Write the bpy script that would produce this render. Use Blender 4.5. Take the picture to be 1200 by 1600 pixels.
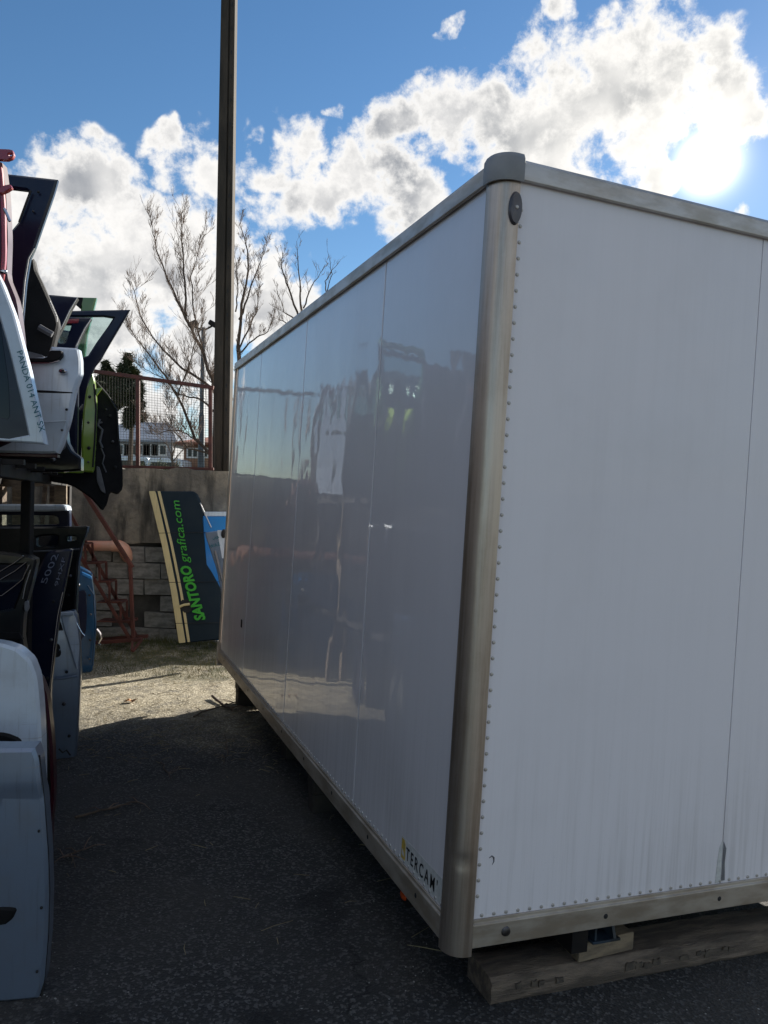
import bpy, bmesh, math, random
from mathutils import Vector, Matrix
from mathutils.geometry import tessellate_polygon
rnd = random.Random(7)
for o in list(bpy.data.objects): bpy.data.objects.remove(o)
S = bpy.context.scene
COL = S.collection

# ------------------------------------------------------------------ camera
F = 1238.0
EYE = 1.57
_u = Vector((.025, -.015, 1)).normalized()
_y = (Vector((0, 1, 0)) - _u * _u.y).normalized()
_x = _y.cross(_u)
RW = Matrix((_x, _y, _u))                       # camera axes (right, forward, up) -> world
cam_d = bpy.data.cameras.new('camera')
cam = bpy.data.objects.new('camera', cam_d); COL.objects.link(cam)
cam_d.sensor_fit = 'VERTICAL'; cam_d.sensor_height = 36; cam_d.lens = F / 1600 * 36
cam_d.clip_start = .05; cam_d.clip_end = 3000
cx, cy, cz = RW @ Vector((1, 0, 0)), RW @ Vector((0, 0, 1)), RW @ Vector((0, -1, 0))
cam.matrix_world = Matrix(((cx.x, cy.x, cz.x, 0), (cx.y, cy.y, cz.y, 0), (cx.z, cy.z, cz.z, EYE), (0, 0, 0, 1)))
S.camera = cam
def dirw(px, py): return (RW @ Vector(((px - 600) / F, 1, (800 - py) / F))).normalized()
def at(px, py, D): return RW @ Vector(((px - 600) / F * D, D, (800 - py) / F * D)) + Vector((0, 0, EYE))

# ------------------------------------------------------------------ sky, sun, exposure
DISC = dirw(1106, 254)                          # where the disc shows through the thin cloud
_az = math.radians(39); SUN = Vector((math.sin(_az) * math.cos(math.asin(DISC.z)), math.cos(_az) * math.cos(math.asin(DISC.z)), DISC.z))
S.view_settings.view_transform = 'Standard'; S.view_settings.look = 'None'
S.view_settings.exposure = 1.15; S.view_settings.gamma = 1
W = bpy.data.worlds.new('World'); S.world = W; W.use_nodes = True
W.cycles.sampling_method = 'MANUAL'; W.cycles.sample_map_resolution = 512
SKY_STRENGTH = .060

class NT:
    """small helper for building node trees"""
    def __init__(s, tree): s.t = tree; s.n = tree.nodes; s.l = tree.links
    def put(s, sock, v):
        if hasattr(v, 'is_linked') or isinstance(v, bpy.types.NodeSocket): s.l.new(v, sock)
        elif v is not None: sock.default_value = v
    def node(s, kind, **kw):
        n = s.n.new(kind)
        for k, v in kw.items(): setattr(n, k, v)
        return n
    def math(s, op, a, b=None, c=None, clamp=False):
        n = s.node('ShaderNodeMath', operation=op, use_clamp=clamp)
        for i, v in enumerate((a, b, c)):
            if v is not None: s.put(n.inputs[i], v)
        return n.outputs[0]
    def vmath(s, op, a, b=None, scale=None):
        n = s.node('ShaderNodeVectorMath', operation=op); s.put(n.inputs[0], a)
        if b is not None: s.put(n.inputs[1], b)
        if scale is not None: s.put(n.inputs[3], scale)
        return n.outputs['Value'] if op in ('DOT_PRODUCT', 'DISTANCE', 'LENGTH') else n.outputs['Vector']
    def rng(s, v, a, b, c=0., d=1., kind='SMOOTHSTEP'):
        n = s.node('ShaderNodeMapRange', interpolation_type=kind)
        for i, q in enumerate((v, a, b, c, d)): s.put(n.inputs[i], q)
        return n.outputs[0]
    def noise(s, vec, scale, detail=4, rough=.5, dist=0, out='Fac'):
        n = s.node('ShaderNodeTexNoise'); s.put(n.inputs['Vector'], vec)
        for k, v in (('Scale', scale), ('Detail', detail), ('Roughness', rough), ('Distortion', dist)): s.put(n.inputs[k], v)
        return n.outputs[out]
    def mix(s, f, a, b, blend='MIX'):
        n = s.node('ShaderNodeMix', data_type='RGBA', blend_type=blend)
        s.put(n.inputs[0], f)
        for sock, v in ((n.inputs[6], a), (n.inputs[7], b)):
            if isinstance(v, tuple) and len(v) == 3: v = (*v, 1)
            s.put(sock, v)
        return n.outputs[2]
    def ramp(s, f, stops):
        n = s.node('ShaderNodeValToRGB'); s.put(n.inputs[0], f)
        e = n.color_ramp.elements
        while len(e) < len(stops): e.new(.5)
        for q, (p, c) in zip(e, stops): q.position = p; q.color = (*c, 1) if len(c) == 3 else c
        return n.outputs[0]

# cloud density as a node group: direction in, density out
CLOUDS = [  # (direction given as a picture point, angular radius) of the cumulus heads
 (985, 125, 118), (1070, 115, 78), (900, 165, 110), (800, 205, 95), (720, 195, 75), (620, 215, 62), (560, 285, 72), (640, 300, 66),
 (500, 310, 45), (1135, 150, 55), (985, 215, 80), (1000, 290, 40), (950, 8, 34), (850, 28, 34), (1170, 300, 26), (1095, 180, 62), (760, 150, 42), (1010, 30, 34),
 (140, 300, 85), (60, 310, 66), (190, 285, 50), (70, 400, 120), (170, 410, 125), (270, 430, 110), (350, 400, 82), (430, 455, 62), (475, 460, 44),
 (300, 240, 66), (275, 205, 40), (430, 290, 70), (455, 210, 50), (400, 235, 46), (405, 330, 56), (480, 250, 40), (130, 520, 130), (310, 520, 90), (30, 520, 120), (440, 530, 60),
 (527, 170, 17), (704, 46, 11), (1196, 322, 32), (230, 610, 75), (150, 215, 12), (330, 640, 70), (140, 640, 80), (420, 600, 60)]
g = bpy.data.node_groups.new('cloud_density', 'ShaderNodeTree')
g.interface.new_socket('Vector', in_out='INPUT', socket_type='NodeSocketVector')
g.interface.new_socket('Density', in_out='OUTPUT', socket_type='NodeSocketFloat')
g.interface.new_socket('Bulk', in_out='OUTPUT', socket_type='NodeSocketFloat')
N = NT(g)
gi = N.node('NodeGroupInput'); go = N.node('NodeGroupOutput')
v0 = gi.outputs[0]
wc = N.noise(v0, 7, 4, .6, out='Color')
wv = N.vmath('SCALE', N.vmath('SUBTRACT', wc, (.5, .5, .5)), scale=.17)
vw = N.vmath('ADD', v0, wv)
acc = None
for (px, py, r) in CLOUDS:
    d = N.vmath('DISTANCE', vw, tuple(dirw(px, py)))
    b = N.rng(d, 0, r / F * (1.42 if r > 20 else 2.0), 1 if r > 20 else .52, 0)
    acc = b if acc is None else N.math('MAXIMUM', acc, b)
far = N.vmath('DISTANCE', v0, tuple(dirw(600, 500)))
gen = N.math('MULTIPLY', N.rng(N.noise(v0, 2.3, 3, .5), .47, .68), N.rng(far, .72, .95))
acc = N.math('MAXIMUM', acc, gen)
fb = N.noise(v0, 20, 8, .66, .1)
fb2 = N.noise(v0, 4.5, 5, .55)
dens = N.math('ADD', N.math('MULTIPLY', acc, 1.0), N.math('MULTIPLY', N.math('SUBTRACT', fb, .5), 2.5))
dens = N.math('ADD', dens, N.math('MULTIPLY', N.math('SUBTRACT', fb2, .5), .55))
dens = N.math('MULTIPLY', dens, N.rng(acc, .0, .28))
N.l.new(dens, go.inputs[0]); N.l.new(acc, go.inputs[1])

N = NT(W.node_tree); N.n.clear()
out = N.node('ShaderNodeOutputWorld'); bg = N.node('ShaderNodeBackground')
sky = N.node('ShaderNodeTexSky', sky_type='NISHITA'); sky.sun_disc = False
sky.sun_elevation = math.asin(SUN.z); sky.sun_rotation = math.atan2(SUN.x, SUN.y)
sky.altitude = 300; sky.air_density = 1.0; sky.dust_density = .1; sky.ozone_density = 2.2
tc = N.node('ShaderNodeTexCoord')
vd = N.vmath('NORMALIZE', tc.outputs['Generated'])
def dgroup(v):
    n = N.node('ShaderNodeGroup'); n.node_tree = g; N.l.new(v, n.inputs[0]); return n.outputs
d0 = dgroup(vd)
sunward = N.vmath('NORMALIZE', N.vmath('ADD', N.vmath('SUBTRACT', tuple(DISC), vd), (0, 0, .35)))
v1 = N.vmath('ADD', vd, N.vmath('SCALE', sunward, scale=.04))
def soft(v): return N.math('ADD', N.math('MULTIPLY', N.noise(v, 15, 2.5, .5), 2.2), N.math('MULTIPLY', N.noise(v, 4.5, 2, .5), 1.2))
slope = N.math('SUBTRACT', soft(v1), soft(vd))
alpha = N.rng(d0[0], .10, .66)
alpha = N.math('MULTIPLY', alpha, N.rng(N.vmath('DOT_PRODUCT', vd, (0, 0, 1)), -.02, .03))
thick = N.rng(d0[0], .44, 1.12)
bulk = N.noise(vd, 4.6, 3, .5, .2)
shade = N.rng(N.math('ADD', slope, N.math('MULTIPLY_ADD', N.math('SUBTRACT', bulk, .5), 2.2, N.math('MULTIPLY', N.math('SUBTRACT', N.noise(vd, 26, 5, .62, .2), .5), 1.0))), -.75, 1.0)
grey = N.math('MULTIPLY', N.math('MULTIPLY_ADD', shade, .80, .20), thick, clamp=True)
sdot = N.vmath('DOT_PRODUCT', vd, tuple(DISC))
near = N.rng(sdot, math.cos(math.radians(16)), 1, 0, 1, 'LINEAR')
CL = 1 / SKY_STRENGTH                                   # cloud radiance is written in output units
ccol = N.mix(grey, tuple(c * CL * .47 for c in (1.0, .98, .95)), tuple(c * CL * .14 for c in (.90, .98, 1.12)))
ccol = N.mix(N.math('MULTIPLY', near, .25), ccol, tuple(c * CL * .6 for c in (1.0, .96, .86)))
hsv = N.node('ShaderNodeHueSaturation'); hsv.inputs['Saturation'].default_value = 1.18; hsv.inputs['Value'].default_value = 1.0
N.l.new(sky.outputs[0], hsv.inputs['Color'])
skc = N.mix(alpha, hsv.outputs[0], ccol)
# the sun's own disc, seen through thin cloud, with its aureole
ang = N.math('ARCCOSINE', N.math('MINIMUM', sdot, .999999))
disc = N.math('POWER', N.rng(ang, 0, math.radians(3.6), 1, 0, 'LINEAR'), 3.4)
aure = N.math('POWER', N.rng(ang, 0, math.radians(9), 1, 0, 'LINEAR'), 3)
glow = N.math('MULTIPLY_ADD', disc, 2.6 * CL, N.math('MULTIPLY', aure, .20 * CL))
gcol = N.vmath('SCALE', (1.0, .93, .80), scale=glow)
N.l.new(N.vmath('ADD', skc, gcol), bg.inputs['Color'])
bg.inputs['Strength'].default_value = SKY_STRENGTH
N.l.new(bg.outputs[0], out.inputs[0])

sd = bpy.data.lights.new('sun', 'SUN'); sd.energy = 5.0; sd.angle = math.radians(.53); sd.color = (1, .94, .84)
sun = bpy.data.objects.new('sun', sd); COL.objects.link(sun)
sun.rotation_euler = (-SUN).to_track_quat('-Z', 'Y').to_euler(); sun.location = SUN * 40

# ------------------------------------------------------------------ object helpers
def tag(o, label=None, cat=None, group=None, kind=None):
    if label: o['label'] = label
    if cat: o['category'] = cat
    if group: o['group'] = group
    if kind: o['kind'] = kind
    return o
def empty(name, mat=None, loc=None, **kw):
    o = bpy.data.objects.new(name, None); COL.objects.link(o); o.empty_display_size = .1
    if mat is not None: o.matrix_world = mat
    if loc is not None: o.location = loc
    return tag(o, **kw)
class MB:
    def __init__(s): s.v = []; s.f = []; s.sm = False
    def add(s, vs, fs):
        k = len(s.v); s.v += [tuple(q) for q in vs]; s.f += [tuple(i + k for i in q) for q in fs]; return s
    def box(s, a, b, M=None):
        x0, y0, z0 = a; x1, y1, z1 = b
        vs = [Vector(q) for q in ((x0, y0, z0), (x1, y0, z0), (x1, y1, z0), (x0, y1, z0), (x0, y0, z1), (x1, y0, z1), (x1, y1, z1), (x0, y1, z1))]
        if M: vs = [M @ q for q in vs]
        return s.add(vs, [(0, 3, 2, 1), (4, 5, 6, 7), (0, 1, 5, 4), (1, 2, 6, 5), (2, 3, 7, 6), (3, 0, 4, 7)])
    def bar(s, p, q, w, h=None, up=Vector((0, 0, 1))):
        p, q = Vector(p), Vector(q); h = h or w; d = (q - p); L = d.length; d.normalize()
        a = d.cross(up)
        if a.length < 1e-3: a = d.cross(Vector((0, 1, 0)))
        a.normalize(); b = a.cross(d)
        M = Matrix(((a.x, d.x, b.x, p.x), (a.y, d.y, b.y, p.y), (a.z, d.z, b.z, p.z), (0, 0, 0, 1)))
        return s.box((-w / 2, 0, -h / 2), (w / 2, L, h / 2), M)
    def tube(s, pts, rads, n=8, cap=True):
        pts = [Vector(p) for p in pts]
        if not hasattr(rads, '__len__'): rads = [rads] * len(pts)
        k = len(s.v); ref = None
        for i, p in enumerate(pts):
            d = (pts[min(i + 1, len(pts) - 1)] - pts[max(i - 1, 0)])
            if d.length < 1e-9: d = Vector((0, 0, 1))
            d.normalize()
            if ref is None: ref = d.orthogonal().normalized()
            a = (ref - d * ref.dot(d))
            a = a.normalized() if a.length > 1e-6 else d.orthogonal().normalized()
            ref = a; b = d.cross(a)
            for j in range(n):
                t = 2 * math.pi * j / n; s.v.append(tuple(p + (a * math.cos(t) + b * math.sin(t)) * rads[i]))
        for i in range(len(pts) - 1):
            for j in range(n):
                s.f.append((k + i * n + j, k + i * n + (j + 1) % n, k + (i + 1) * n + (j + 1) % n, k + (i + 1) * n + j))
        if cap:
            s.f.append(tuple(k + j for j in reversed(range(n)))); s.f.append(tuple(k + (len(pts) - 1) * n + j for j in range(n)))
        return s
    def prism(s, poly, ax, lo, hi):
        """polygon in two axes extruded along axis ax"""
        n = len(poly); vs = []
        for h in (lo, hi):
            for (a, b) in poly:
                q = [a, b]; q.insert(ax, h); vs.append(q)
        return s.add(vs, [tuple(range(n)), tuple(range(2 * n - 1, n - 1, -1))] + [(i, i + n, (i + 1) % n + n, (i + 1) % n) for i in range(n)])
    def ball(s, c, r, seg=8, ring=5, M=None):
        k = []; 
        vs = []; c = Vector(c); r = Vector(r) if hasattr(r, '__len__') else Vector((r, r, r))
        for i in range(ring + 1):
            ph = math.pi * i / ring
            for j in range(seg):
                th = 2 * math.pi * j / seg
                q = Vector((r.x * math.sin(ph) * math.cos(th), r.y * math.sin(ph) * math.sin(th), r.z * math.cos(ph)))
                vs.append(c + (M @ q if M else q))
        return s.add(vs, [(i * seg + j, (i + 1) * seg + j, (i + 1) * seg + (j + 1) % seg, i * seg + (j + 1) % seg) for i in range(ring) for j in range(seg)])
    def mesh(s, name, mat, smooth=False, fix=True):
        me = bpy.data.meshes.new(name); me.from_pydata(s.v, [], s.f); me.update()
        if fix:
            bm = bmesh.new(); bm.from_mesh(me); bmesh.ops.remove_doubles(bm, verts=bm.verts, dist=1e-6)
            bmesh.ops.recalc_face_normals(bm, faces=bm.faces); bm.to_mesh(me); bm.free()
        if mat: me.materials.append(mat)
        if smooth:
            me.polygons.foreach_set('use_smooth', [True] * len(me.polygons))
            try: me.set_sharp_from_angle(angle=math.radians(smooth if smooth is not True else 40))
            except Exception: pass
        return me
    def build(s, name, mat, parent=None, smooth=False, bevel=0, fix=True, mtx=None, seg=2):
        o = bpy.data.objects.new(name, s.mesh(name, mat, smooth or bool(bevel), fix)); COL.objects.link(o)
        if parent: o.parent = parent
        if mtx is not None: o.matrix_world = mtx
        if bevel:
            m = o.modifiers.new('bevel', 'BEVEL'); m.width = bevel; m.segments = seg; m.limit_method = 'ANGLE'; m.angle_limit = math.radians(35)
        return o
def link_copy(src, parent, loc=None, rot=None, name=None):
    c = src.copy(); COL.objects.link(c); c.parent = parent
    if loc is not None: c.location = loc
    if rot is not None: c.rotation_euler = rot
    return c
def text_mesh(name, body, size, mat, parent, M, shear=0, offset=0, space=1.0, sx=1.0, align='LEFT', thick=.0008):
    cu = bpy.data.curves.new(name, 'FONT'); cu.body = body; cu.size = size; cu.shear = shear; cu.offset = offset
    cu.space_character = space; cu.align_x = align; cu.extrude = thick; cu.resolution_u = 3
    t = bpy.data.objects.new(name, cu); COL.objects.link(t)
    dg = bpy.context.evaluated_depsgraph_get(); me = bpy.data.meshes.new_from_object(t.evaluated_get(dg))
    COL.objects.unlink(t); bpy.data.objects.remove(t)
    me.transform(M @ Matrix.Diagonal((sx, 1, 1, 1))); me.materials.clear(); me.materials.append(mat)
    o = bpy.data.objects.new(name, me); COL.objects.link(o); o.parent = parent
    return o

# ------------------------------------------------------------------ materials
def material(name, base, rough=.5, metal=0, coat=0, coat_rough=.05, spec=.5, trans=0):
    m = bpy.data.materials.new(name); m.use_nodes = True
    p = m.node_tree.nodes['Principled BSDF']
    p.inputs['Base Color'].default_value = (*base, 1); p.inputs['Roughness'].default_value = rough
    p.inputs['Metallic'].default_value = metal; p.inputs['Coat Weight'].default_value = coat
    p.inputs['Coat Roughness'].default_value = coat_rough; p.inputs['Specular IOR Level'].default_value = spec
    p.inputs['Transmission Weight'].default_value = trans
    return m, NT(m.node_tree), p
def varied(name, c1, c2, scale=6, rough=.6, metal=0, coat=0, bump=0, bscale=60, detail=6, coords='Object', lo=.35, hi=.65, stretch=None, rvar=.0, coat_rough=.05, spec=.5):
    m, N, p = material(name, c1, rough, metal, coat, coat_rough, spec)
    v = N.node('ShaderNodeTexCoord').outputs[coords]
    if stretch: v = N.vmath('MULTIPLY', v, stretch)
    f = N.rng(N.noise(v, scale, detail, .6), lo, hi)
    N.l.new(N.mix(f, c1, c2), p.inputs['Base Color'])
    if rvar: N.l.new(N.rng(N.noise(v, scale * 2.3, 4, .6), .3, .7, max(0, rough - rvar), min(1, rough + rvar), 'LINEAR'), p.inputs['Roughness'])
    if bump:
        b = N.node('ShaderNodeBump'); b.inputs['Strength'].default_value = bump; b.inputs['Distance'].default_value = .01
        N.l.new(N.noise(v, bscale, 5, .6), b.inputs['Height']); N.l.new(b.outputs[0], p.inputs['Normal'])
    return m
def paint(name, c, dust=.12, rough=.32, coat=.8):
    """car paint: pigment, clear coat and a film of dust"""
    m, N, p = material(name, c, rough, 0, coat, .06, .5 if coat > .5 else .25)
    v = N.node('ShaderNodeTexCoord').outputs['Object']
    f = N.rng(N.noise(v, 5, 7, .65), .42, .75, 0, dust)
    col = N.mix(f, c, (.22, .2, .17))
    run = N.noise(N.vmath('MULTIPLY', v, (26, 1.2, 1)), 2, 5, .65)
    col = N.mix(N.math('MULTIPLY', N.rng(run, .52, .74), dust * 1.2), col, (.10, .09, .08))
    scr = N.noise(N.vmath('MULTIPLY', v, (4, 120, 1)), 1.5, 3, .5)
    col = N.mix(N.math('MULTIPLY', N.rng(scr, .70, .73), min(.5, dust * 1.5)), col, (.30, .29, .28))
    N.l.new(col, p.inputs['Base Color'])
    N.l.new(N.rng(N.noise(v, 14, 5, .6), .35, .7, .03, .22, 'LINEAR'), p.inputs['Coat Roughness'])
    return m
M = {}
M['asphalt_grit'] = varied('grit', (.10, .10, .10), (.32, .31, .29), 3, .85)
M['white_paint'] = paint('white_paint', (.55, .62, .70), .34)
M['silver_paint'] = paint('silver_paint', (.22, .28, .38), .3)
M['silver_paint'].node_tree.nodes['Principled BSDF'].inputs['Metallic'].default_value = .55
M['navy_paint'] = paint('navy_paint', (.004, .007, .026), .04, coat=.3)
M['blue_paint'] = paint('blue_paint', (.007, .05, .12), .06, coat=.45)
M['bright_blue'] = paint('bright_blue', (.02, .19, .52), .1)
M['lime_paint'] = paint('lime_paint', (.23, .37, .015), .12)
M['green_paint'] = paint('green_paint', (.05, .16, .03), .1)
M['maroon_paint'] = paint('maroon_paint', (.035, .003, .010), .03, coat=.25)
M['red_paint'] = paint('red_paint', (.30, .012, .015), .1)
M['black_paint'] = paint('black_paint', (.005, .005, .006), .05, coat=.35)
M['trim'] = varied('black_trim', (.006, .006, .007), (.012, .012, .013), 8, .65, bump=.15, bscale=180, spec=.2)
M['rubber'] = varied('rubber', (.006, .006, .006), (.02, .02, .02), 8, .7)
M['panel_grey'] = varied('grey_plastic', (.10, .10, .11), (.16, .16, .17), 8, .5)
M['steel_dark'] = varied('dark_steel', (.007, .007, .008), (.018, .014, .012), 7, .65, 0, spec=.25)
M['bolt'] = varied('bolt_metal', (.18, .18, .19), (.06, .05, .045), 20, .45, .8)
M['chrome'] = material('chrome', (.6, .6, .62), .18, 1)[0]
M['aluminium'] = None
m, N, p = material('aluminium', (.5, .49, .47), .38, .85)
v = N.node('ShaderNodeTexCoord').outputs['Object']
st = N.noise(N.vmath('MULTIPLY', v, (30, 30, .7)), 3, 5, .6); bl = N.math('MULTIPLY_ADD', N.noise(N.vmath('MULTIPLY', v, (14, 14, .5)), 2.2, 7, .7), .75, N.math('MULTIPLY', N.noise(v, 5, 6, .7), .25))
N.l.new(N.mix(N.rng(bl, .38, .68), (.56, .48, .41), (.36, .285, .225)), p.inputs['Base Color'])
N.l.new(N.math('MULTIPLY_ADD', st, .3, .26), p.inputs['Roughness'])
b = N.node('ShaderNodeBump'); b.inputs['Strength'].default_value = .12; b.inputs['Distance'].default_value = .004
N.l.new(N.noise(N.vmath('MULTIPLY', v, (6, 6, 2)), 4, 4, .5), b.inputs['Height']); N.l.new(b.outputs[0], p.inputs['Normal'])
M['aluminium'] = m
M['rail_alu'] = varied('rail_aluminium', (.56, .54, .52), (.40, .365, .32), 5, .45, .5, rvar=.1, stretch=(1, 1, 3))
M['sill_alu'] = varied('sill_aluminium', (.46, .405, .34), (.31, .255, .195), 5, .5, .5, rvar=.1, stretch=(1, 1, 3))
M['cap_plastic'] = varied('cap_plastic', (.22, .22, .225), (.29, .29, .29), 6, .5, rvar=.08)

def box_panel(name, coat, rough, wav):
    m, N, p = material(name, (.72, .73, .75), rough, 0, coat, .05)
    v = N.node('ShaderNodeTexCoord').outputs['Object']
    xyz = N.node('ShaderNodeSeparateXYZ'); N.l.new(v, xyz.inputs[0])
    run = N.math('MULTIPLY', N.noise(N.vmath('MULTIPLY', v, (26, 26, .7)), 1.7, 7, .68), N.math('MULTIPLY_ADD', N.noise(v, 1.3, 3, .5), .7, .62))          # rain streaks
    spl = N.noise(v, 90, 3, .6); big = N.noise(v, 1.7, 6, .6)
    low = N.rng(xyz.outputs[2], .0, .75, 1, 0)                                 # splash-up dirt near the floor
    dirt = N.math('MULTIPLY', N.rng(run, .40, .72), N.math('MULTIPLY_ADD', low, .30, .04))
    dirt = N.math('ADD', dirt, N.math('MULTIPLY', N.rng(spl, .64, .78), N.math('MULTIPLY_ADD', low, .25, .05)), clamp=True)
    dirt = N.math('ADD', dirt, N.math('MULTIPLY', N.rng(big, .45, .75), .10), clamp=True)
    N.l.new(N.mix(dirt, (.80, .765, .79), (.36, .33, .31)), p.inputs['Base Color'])
    N.l.new(N.math('MULTIPLY_ADD', dirt, .35, rough), p.inputs['Roughness'])
    N.l.new(N.rng(N.noise(v, 9, 6, .6), .3, .75, .008, .05, 'LINEAR'), p.inputs['Coat Roughness'])
    # gentle oil-canning of the sheet plus diagonal wrinkles near the top
    w1 = N.noise(N.vmath('MULTIPLY', v, (1, 2.0, 1.0)), 1.7, 2, .4)
    rot = N.vmath('ADD', N.vmath('SCALE', v, scale=1.0), (0, 0, 0))
    dg = N.node('ShaderNodeVectorRotate', rotation_type='X_AXIS'); dg.inputs['Angle'].default_value = math.radians(34); N.l.new(rot, dg.inputs['Vector'])
    w2 = N.noise(N.vmath('MULTIPLY', dg.outputs[0], (1, 1.3, 9)), 2.4, 3, .55)
    w2 = N.math('MULTIPLY', w2, N.rng(xyz.outputs[2], 1.45, 2.25, 0, .16))
    scr = N.noise(N.vmath('MULTIPLY', v, (3, 60, 1.2)), 2.2, 2, .5)
    hgt = N.math('ADD', w1, w2)
    hgt = N.math('ADD', hgt, N.math('MULTIPLY', N.rng(scr, .70, .74), .004))
    b = N.node('ShaderNodeBump'); b.inputs['Strength'].default_value = 1; b.inputs['Distance'].default_value = wav
    N.l.new(hgt, b.inputs['Height']); N.l.new(b.outputs[0], p.inputs['Normal']); N.l.new(b.outputs[0], p.inputs['Coat Normal'])
    return m
M['side_panel'] = box_panel('gloss_white_sheet', .95, .34, .0055)
M['front_panel'] = box_panel('satin_white_sheet', .12, .42, .004)
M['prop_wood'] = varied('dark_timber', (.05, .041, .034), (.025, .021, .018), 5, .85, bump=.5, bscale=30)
M['wood'] = varied('weathered_timber', (.23, .175, .13), (.11, .085, .065), 4, .85, bump=.8, bscale=30, stretch=(1.2, 7, 7), lo=.35, hi=.6)
M['wood_light'] = varied('raw_timber', (.30, .23, .15), (.17, .13, .09), 5, .8, bump=.5, bscale=30, stretch=(1.5, 7, 7))
M['bark_flake'] = varied('dark_flake', (.07, .055, .043), (.12, .095, .07), 30, .85, bump=.5)
m, N, p = material('old_concrete', (.3, .27, .2), .93)
v = N.node('ShaderNodeTexCoord').outputs['Object']
n1 = N.noise(v, 1.7, 9, .65); n2 = N.noise(N.vmath('MULTIPLY', v, (5, 5, .8)), 1.3, 6, .6); n3 = N.noise(v, 9, 8, .7)
c_ = N.mix(N.rng(n1, .36, .6), (.36, .31, .23), (.15, .135, .11))
c_ = N.mix(N.math('MULTIPLY', N.rng(n2, .48, .66), .8), c_, (.05, .046, .038))
c_ = N.mix(N.math('MULTIPLY', N.rng(n3, .56, .68), .6), c_, (.09, .085, .05))
N.l.new(c_, p.inputs['Base Color'])
b = N.node('ShaderNodeBump'); b.inputs['Strength'].default_value = .9; b.inputs['Distance'].default_value = .02
N.l.new(N.noise(v, 14, 8, .65), b.inputs['Height']); N.l.new(b.outputs[0], p.inputs['Normal'])
M['concrete'] = m
M['block'] = varied('concrete_block', (.33, .315, .28), (.19, .18, .16), 3.5, .92, bump=.5, bscale=45, detail=8, coords='Generated')
M['mortar'] = varied('mortar', (.085, .08, .07), (.05, .048, .042), 6, .95, bump=.5)
M['pole'] = varied('pole_concrete', (.060, .046, .032), (.030, .024, .017), 3, .9, bump=.4, bscale=40, stretch=(3, 3, .6))
M['rust_red'] = varied('red_oxide_paint', (.13, .04, .028), (.07, .024, .017), 9, .65, bump=.2)
M['pvc'] = varied('orange_pvc', (.78, .34, .22), (.70, .40, .28), 5, .38)
M['yellow'] = paint('yellow_paint', (.64, .53, .27), .25)
M['sign_navy'] = varied('navy_vinyl', (.006, .016, .026), (.010, .020, .028), 5, .55, spec=.25)
M['sign_green'] = material('green_vinyl', (.05, .36, .035), .4)[0]
M['ink_blue'] = material('marker_ink', (.015, .13, .17), .5)[0]
M['ink_white'] = material('paint_marker', (.20, .22, .30), .6)[0]
M['ink_black'] = material('black_vinyl', (.01, .01, .012), .45)[0]
M['sticker'] = varied('sticker_white', (.62, .62, .60), (.50, .50, .48), 40, .5)
M['sticker_yellow'] = varied('sticker_yellow', (.62, .40, .04), (.45, .33, .10), 60, .5)
M['amber'] = material('amber_lens', (.55, .07, .01), .25)[0]
M['lamp_lens'] = varied('lamp_lens', (.05, .048, .055), (.075, .07, .08), 20, .35, coat=.3)
M['bark'] = varied('bark', (.12, .085, .06), (.065, .047, .035), 10, .9)
M['twig'] = varied('twig_bark', (.19, .13, .095), (.11, .075, .055), 10, .85)
M['needle'] = varied('conifer_needles', (.022, .036, .016), (.055, .062, .024), 2.2, .8)
M['leafy'] = varied('hedge_leaves', (.05, .075, .02), (.09, .11, .035), 3, .8)
M['straw'] = varied('dry_straw', (.34, .28, .15), (.18, .14, .08), 4, .9)
M['grass'] = varied('thin_grass', (.07, .085, .022), (.16, .14, .05), 2, .9)
M['stucco'] = varied('grey_render', (.32, .33, .35), (.26, .27, .29), 1, .9)
M['brick_far'] = varied('brown_render', (.30, .17, .11), (.22, .12, .08), 1, .9)
M['roof_grey'] = varied('metal_roof', (.24, .27, .31), (.18, .20, .23), .6, .5, .2)
M['roof_red'] = varied('clay_tiles', (.28, .10, .06), (.19, .08, .05), 1, .85)
M['shutter'] = material('white_shutter', (.6, .6, .58), .6)[0]
m, N, p = material('car_glass', (.55, .68, .66), .02, 0, 0, spec=.5, trans=1); p.inputs['IOR'].default_value = 1.05
p.inputs['Coat Weight'].default_value = 1; p.inputs['Coat IOR'].default_value = 1.5
M['glass'] = m
M['glass_dark'] = material('tinted_glass', (.006, .008, .018), .05, 0, .12, .03, .2)[0]

# ground: old asphalt, dusty toward the back wall with the sunlit band's brightness painted in, mossy at its foot
m, N, p = material('yard_asphalt', (.05, .05, .05), .9)
v = N.node('ShaderNodeTexCoord').outputs['Object']
xyz = N.node('ShaderNodeSeparateXYZ'); N.l.new(v, xyz.inputs[0])
vor = N.node('ShaderNodeTexVoronoi'); vor.inputs['Scale'].default_value = 110; N.l.new(v, vor.inputs['Vector'])
vcol = N.node('ShaderNodeSeparateColor'); N.l.new(vor.outputs['Color'], vcol.inputs[0])
agg = N.rng(vcol.outputs[0], .6, 1.0)
base = N.mix(agg, (.026, .0258, .0255), (.115, .112, .108))
patch = N.noise(v, .9, 7, .62)
base = N.mix(N.math('MULTIPLY', N.rng(patch, .40, .66), .75), base, (.058, .053, .047))
oil = N.rng(N.noise(N.vmath('ADD', v, (3.7, 1.2, 0)), 1.6, 4, .5), .60, .68)
base = N.mix(N.math('MULTIPLY', oil, .8), base, (.009, .009, .010))
vw_ = N.vmath('ADD', v, N.vmath('SCALE', N.vmath('SUBTRACT', N.noise(v, 2.2, 6, .65, out='Color'), (.5, .5, .5)), scale=.55))
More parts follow.
